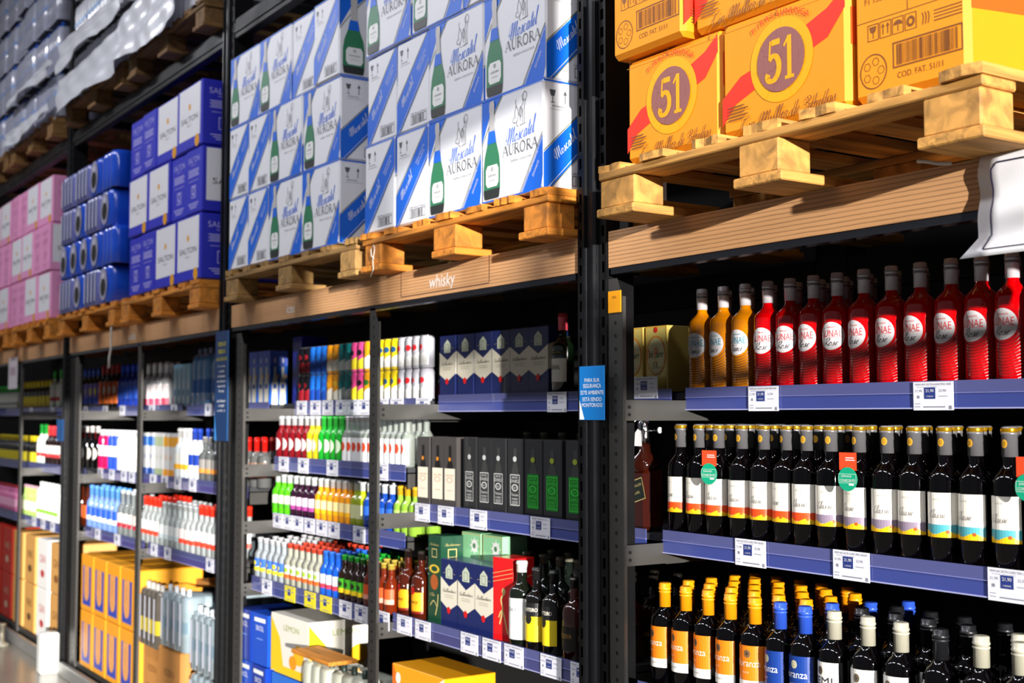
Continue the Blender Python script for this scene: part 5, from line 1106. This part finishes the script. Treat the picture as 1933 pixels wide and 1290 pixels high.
tags(tsm, (163, 200, 232), '1La', 775, 'the violet label shelf'); tags(tsm, (190, 212, 235, 250), '1Lb', 900, 'the slim bottle shelf'); tags(tsm, (185, 222), '1Lc', 1025, 'the pale blue bottle shelf')
tags(tsm, (60, 100), '0Ra', 770, 'the farthest bay upper shelf'); tags(tsm, (65, 82, 100), '0Rc', 990, 'the farthest bay third shelf')

# ------------------------------------------------------------------ signs, hang tags, strings
mm = M(); f = plane((-2.786, -.024, 1.589), (1,0,0), (0,0,1)); W_, H_ = .112, .147
mm.box(-2.786, -2.786+W_, -.024, -.021, 1.589, 1.589+H_, mat('0e70bd', .35, amt=.04), .001)
mm.art(f, [[(.002, .002), (.024, .002), (.002, .055)]], print_('e4ecf4'), 1)
for i, tx in enumerate(('PARA SUA', 'SEGURANÇA', 'ESTE AMBIENTE', 'ESTÁ SENDO', 'MONITORADO')): mm.text(f, tx, W_*.52, H_*(.74-.115*i), .0105 if 'Ç' not in tx and 'Á' not in tx else .0135, WH, 1, width=[.066, .08, .103, .084, .092][i])
tag(mm.build('security_sign'), 'light blue security camera notice fixed across the black uprights', 'sign')
mm = M(); W_, H_ = .165, .50; x0 = -5.58; f = plane((x0, -.026, 1.487), (1,0,0), (0,0,1)); mm.box(x0, x0+W_, -.026, -.022, 1.487, 1.487+H_, mat('0e3566', .35, coat=.2, amt=.05), .001)
for i, tx in enumerate(('VENDA DE', 'BEBIDAS', 'ALCOÓLICAS')): mm.text(f, tx, W_*.5, H_*(.88-.065*i), .019, print_('e4d81c'), 1, width=[.1, .085, .13][i])
for i, tx in enumerate(('É proibida', 'a venda', 'de bebidas', 'alcoólicas a', 'menores de', '18 anos', '', 'Lei Federal', 'nº 8.069', 'art 81, II')):
    if tx: mm.text(f, tx, W_*.5, H_*(.68-.045*i), .012, WH, 1, width=.011*len(tx)*.85)
mm.art(f, [[(0.001, .002), (.03, .002), (.001, .13)]], print_('3f8fd8'), 1); mm.rect(f, W_-.006, W_-.001, .002, H_-.002, print_('3f8fd8'), 1)
tag(mm.build('age_limit_sign'), 'tall dark blue notice with yellow heading on the left black upright', 'sign')
mm = M(); mm.box(-8.42, -8.26, -.028, -.024, 1.44, 1.58, mat('1a4f8a', .35), .001); tag(mm.build('notice_sign'), 'small blue notice on the far left upright', 'sign')
mm = M(); mm.box(-2.682, -2.627, -.004, -.001, 1.877, 1.936, mat('f0a010', .4, amt=.04), .0008); f = plane((-2.682, -.004, 1.877), (1,0,0), (0,0,1)); mm.text(f, '2026', .0275, .042, .006, print_('7a5010'), 1, width=.018); tag(mm.build('yellow_tag'), 'small yellow tag clipped to the grey slotted post', 'tag')
# white sagging paper sign hanging over the beam
mm = M(); n, k = 14, 16; X0, X1 = -1.508, -.86; vs = []
for j in range(k+1):
    v = j/k; z = 1.905+.195*v
    for i in range(n+1):
        u = i/n; cl = 0 if j > 3 else (3-j)*.013*(1-min(1, u*6))
        vs.append((X0+(X1-X0)*u-cl+.003*math.sin(v*14)*(1-u), -.012-.016*(1-v)**2*(.8+.12*math.sin(u*6))-.0025*math.sin(v*16+u*2), z))
SGN = mat('f3f3f8', .45, amt=.02)
mm.add(vs, [(j*(n+1)+i, j*(n+1)+i+1, (j+1)*(n+1)+i+1, (j+1)*(n+1)+i) for j in range(k) for i in range(n)], SGN, True)
def sg(x, y, q):
    u = min(1, max(0, (x-X0)/(X1-X0))); v = min(1, max(0, (y-1.905)/.195))
    return Vector((x+.003*math.sin(v*14)*(1-u), -.012-.016*(1-v)**2*(.8+.12*math.sin(u*6))-.0025*math.sin(v*16+u*2)-.0012*q, y))
fs_ = sg
def dense(pts, m=8): return [(a[0]+(b_[0]-a[0])*t/m, a[1]+(b_[1]-a[1])*t/m) for a, b_ in zip(pts, pts[1:]) for t in range(m)]+[pts[-1]]
mm.line(fs_, dense([(X0+.012, 1.918), (X0+.03, 1.945), (X0+.03, 2.07), (X0+.04, 2.083), (X1-.04, 2.083)], 10), .003, print_('2a2440'), 1, False); mm.line(fs_, dense([(X0+.012, 1.918), (X1-.03, 1.918)], 16), .002, print_('2a2440'), 1, False)
mm.disc(fs_, -1.33, 1.995, .062, .075, print_('e0402a'), 1, 30, .93); mm.disc(fs_, -1.33, 1.995, .054, .067, print_('3a2a6a'), 1, 30, .95)
mm.text(fs_, 'R$', -1.33, 2.0, .04, print_('3a2a6a'), 1, width=.05)
o = mm.build('paper_sign'); so_ = o.modifiers.new('thick', 'SOLIDIFY'); so_.thickness = .0006; so_.offset = 1
tag(o, 'white wavy promotional paper sign hanging over the wood beam, right edge', 'sign')
mm = M(); mm.box(-9.9, -9.62, -.02, -.016, 1.80, 2.03, mat('d8cfd6', .5)); mm.rect(plane((-9.9, -.02, 1.8), (1,0,0), (0,0,1)), .05, .23, .1, .16, print_('b8a0b0')); tag(mm.build('paper_sign'), 'pale paper sign hanging from the farthest beam', 'sign')
# round green neck tags
def necktag():
    r = empty('neck_tag'); mm = M(); mm.box(-.024, .024, -.0006, 0, .02, .06, print_('ea4a24')); f = plane((-.024, -.0008, .02), (1,0,0), (0,0,1)); mm.rect(f, .018, .042, .027, .029, WH); mm.rect(f, .018, .044, .022, .024, WH); mm.build('red_card', r)
    mm = M(); mm.lathe([(.027, 0), (.027, .001)], print_('10a078'), 32); me = mm.v; mm.v = [(x, -.0012-z_, y) for x, y, z_ in me]; f = plane((0, -.0023, 0), (1,0,0), (0,0,1))
    mm.text(f, 'JORNADA', -.003, .006, .006, WH, 1, width=.03); mm.text(f, 'CONSCIENTE', 0, -.003, .006, WH, 1, width=.042); mm.frame(f, -.024, .024, -.009, .012, .0006, WH); mm.rect(f, .004, .018, -.014, -.010, WH); mm.build('green_disc', r)
    return r
nt = T(necktag, 'tag'); 
for px, py, rz, lb in ((1339, 895, .12, 'green round tag with red card hanging on the left dark wine bottles'), (1601, 905, .05, 'green round tag with red card hanging among the mauve banded bottles'), (1940, 921, 0, 'green round tag with red card cropped by the right edge')):
    p = P(px, py, .12); nt.put(tuple(p), rz, lb, 'green neck tags')
def string(pts, lb, r=.0018):
    mm = M(); mm.tube(pts, r, mat('d8d2c8', .6), 6); tag(mm.build('string'), lb, 'string')
p = P(707, 465, -.105); string([p+Vector(v) for v in ((0,0,0), (.01, -.006, -.02), (.004, -.008, -.05), (.008, -.008, -.08), (-.012, -.008, -.105))], 'white knotted string hanging off the sunlit pallet'); 
string([p+Vector(v) for v in ((0, -.002, .004), (-.014, -.007, -.012), (-.006, -.008, -.035), (.012, -.008, -.045))], 'short loop of white string on the sunlit pallet')
p = P(212, 622, -.03); string([p+Vector(v) for v in ((0,0,.1), (.002, -.006, 0), (.005, -.006, -.1), (-.03, -.006, -.16), (-.035, -.006, -.22))], 'white cord hanging over the beam left of the tall blue sign', .006)
p = P(1718, 313, -.03); string([p+Vector(v) for v in ((0,.03,.012), (.02,.0,.006), (.045, -.006, 0), (.07, -.004, -.008), (.1, -.003, -.012))], 'torn scrap of clear film on the wood beam', .004)
# white post guards at the floor
mm = M(); mm.box(-8.3, -8.2, -.15, -.035, 0, .25, mat('e8ebe6', .4, coat=.3), .01); tag(mm.build('post_guard'), 'white guard block on the floor before the far left upright', 'post guard')
mm = M(); mm.box(-8.15, -5.6, -.06, -.02, 0, .08, mat('9a9a98', .35, .5, kind='steel'), .008); tag(mm.build('kick_rail'), 'low metal kick rail under the blue and yellow cartons', 'rail')
mm = M(); mm.box(-10.95, -8.43, -.06, -.02, 0, .08, mat('9a9a98', .35, .5, kind='steel'), .008); tag(mm.build('kick_rail'), 'low metal kick rail under the farthest bay', 'rail')
mm = M(); mm.lathe([(.05, 0), (.05, .02), (.018, .035), (.018, .14), (.028, .15), (.028, .16)], mat('c9c4b0', .3, .5), 14); o = tag(mm.build('floor_bollard'), 'small metal bollard on the floor at far left', 'bollard'); o.location = (-9.35, -.14, 0)
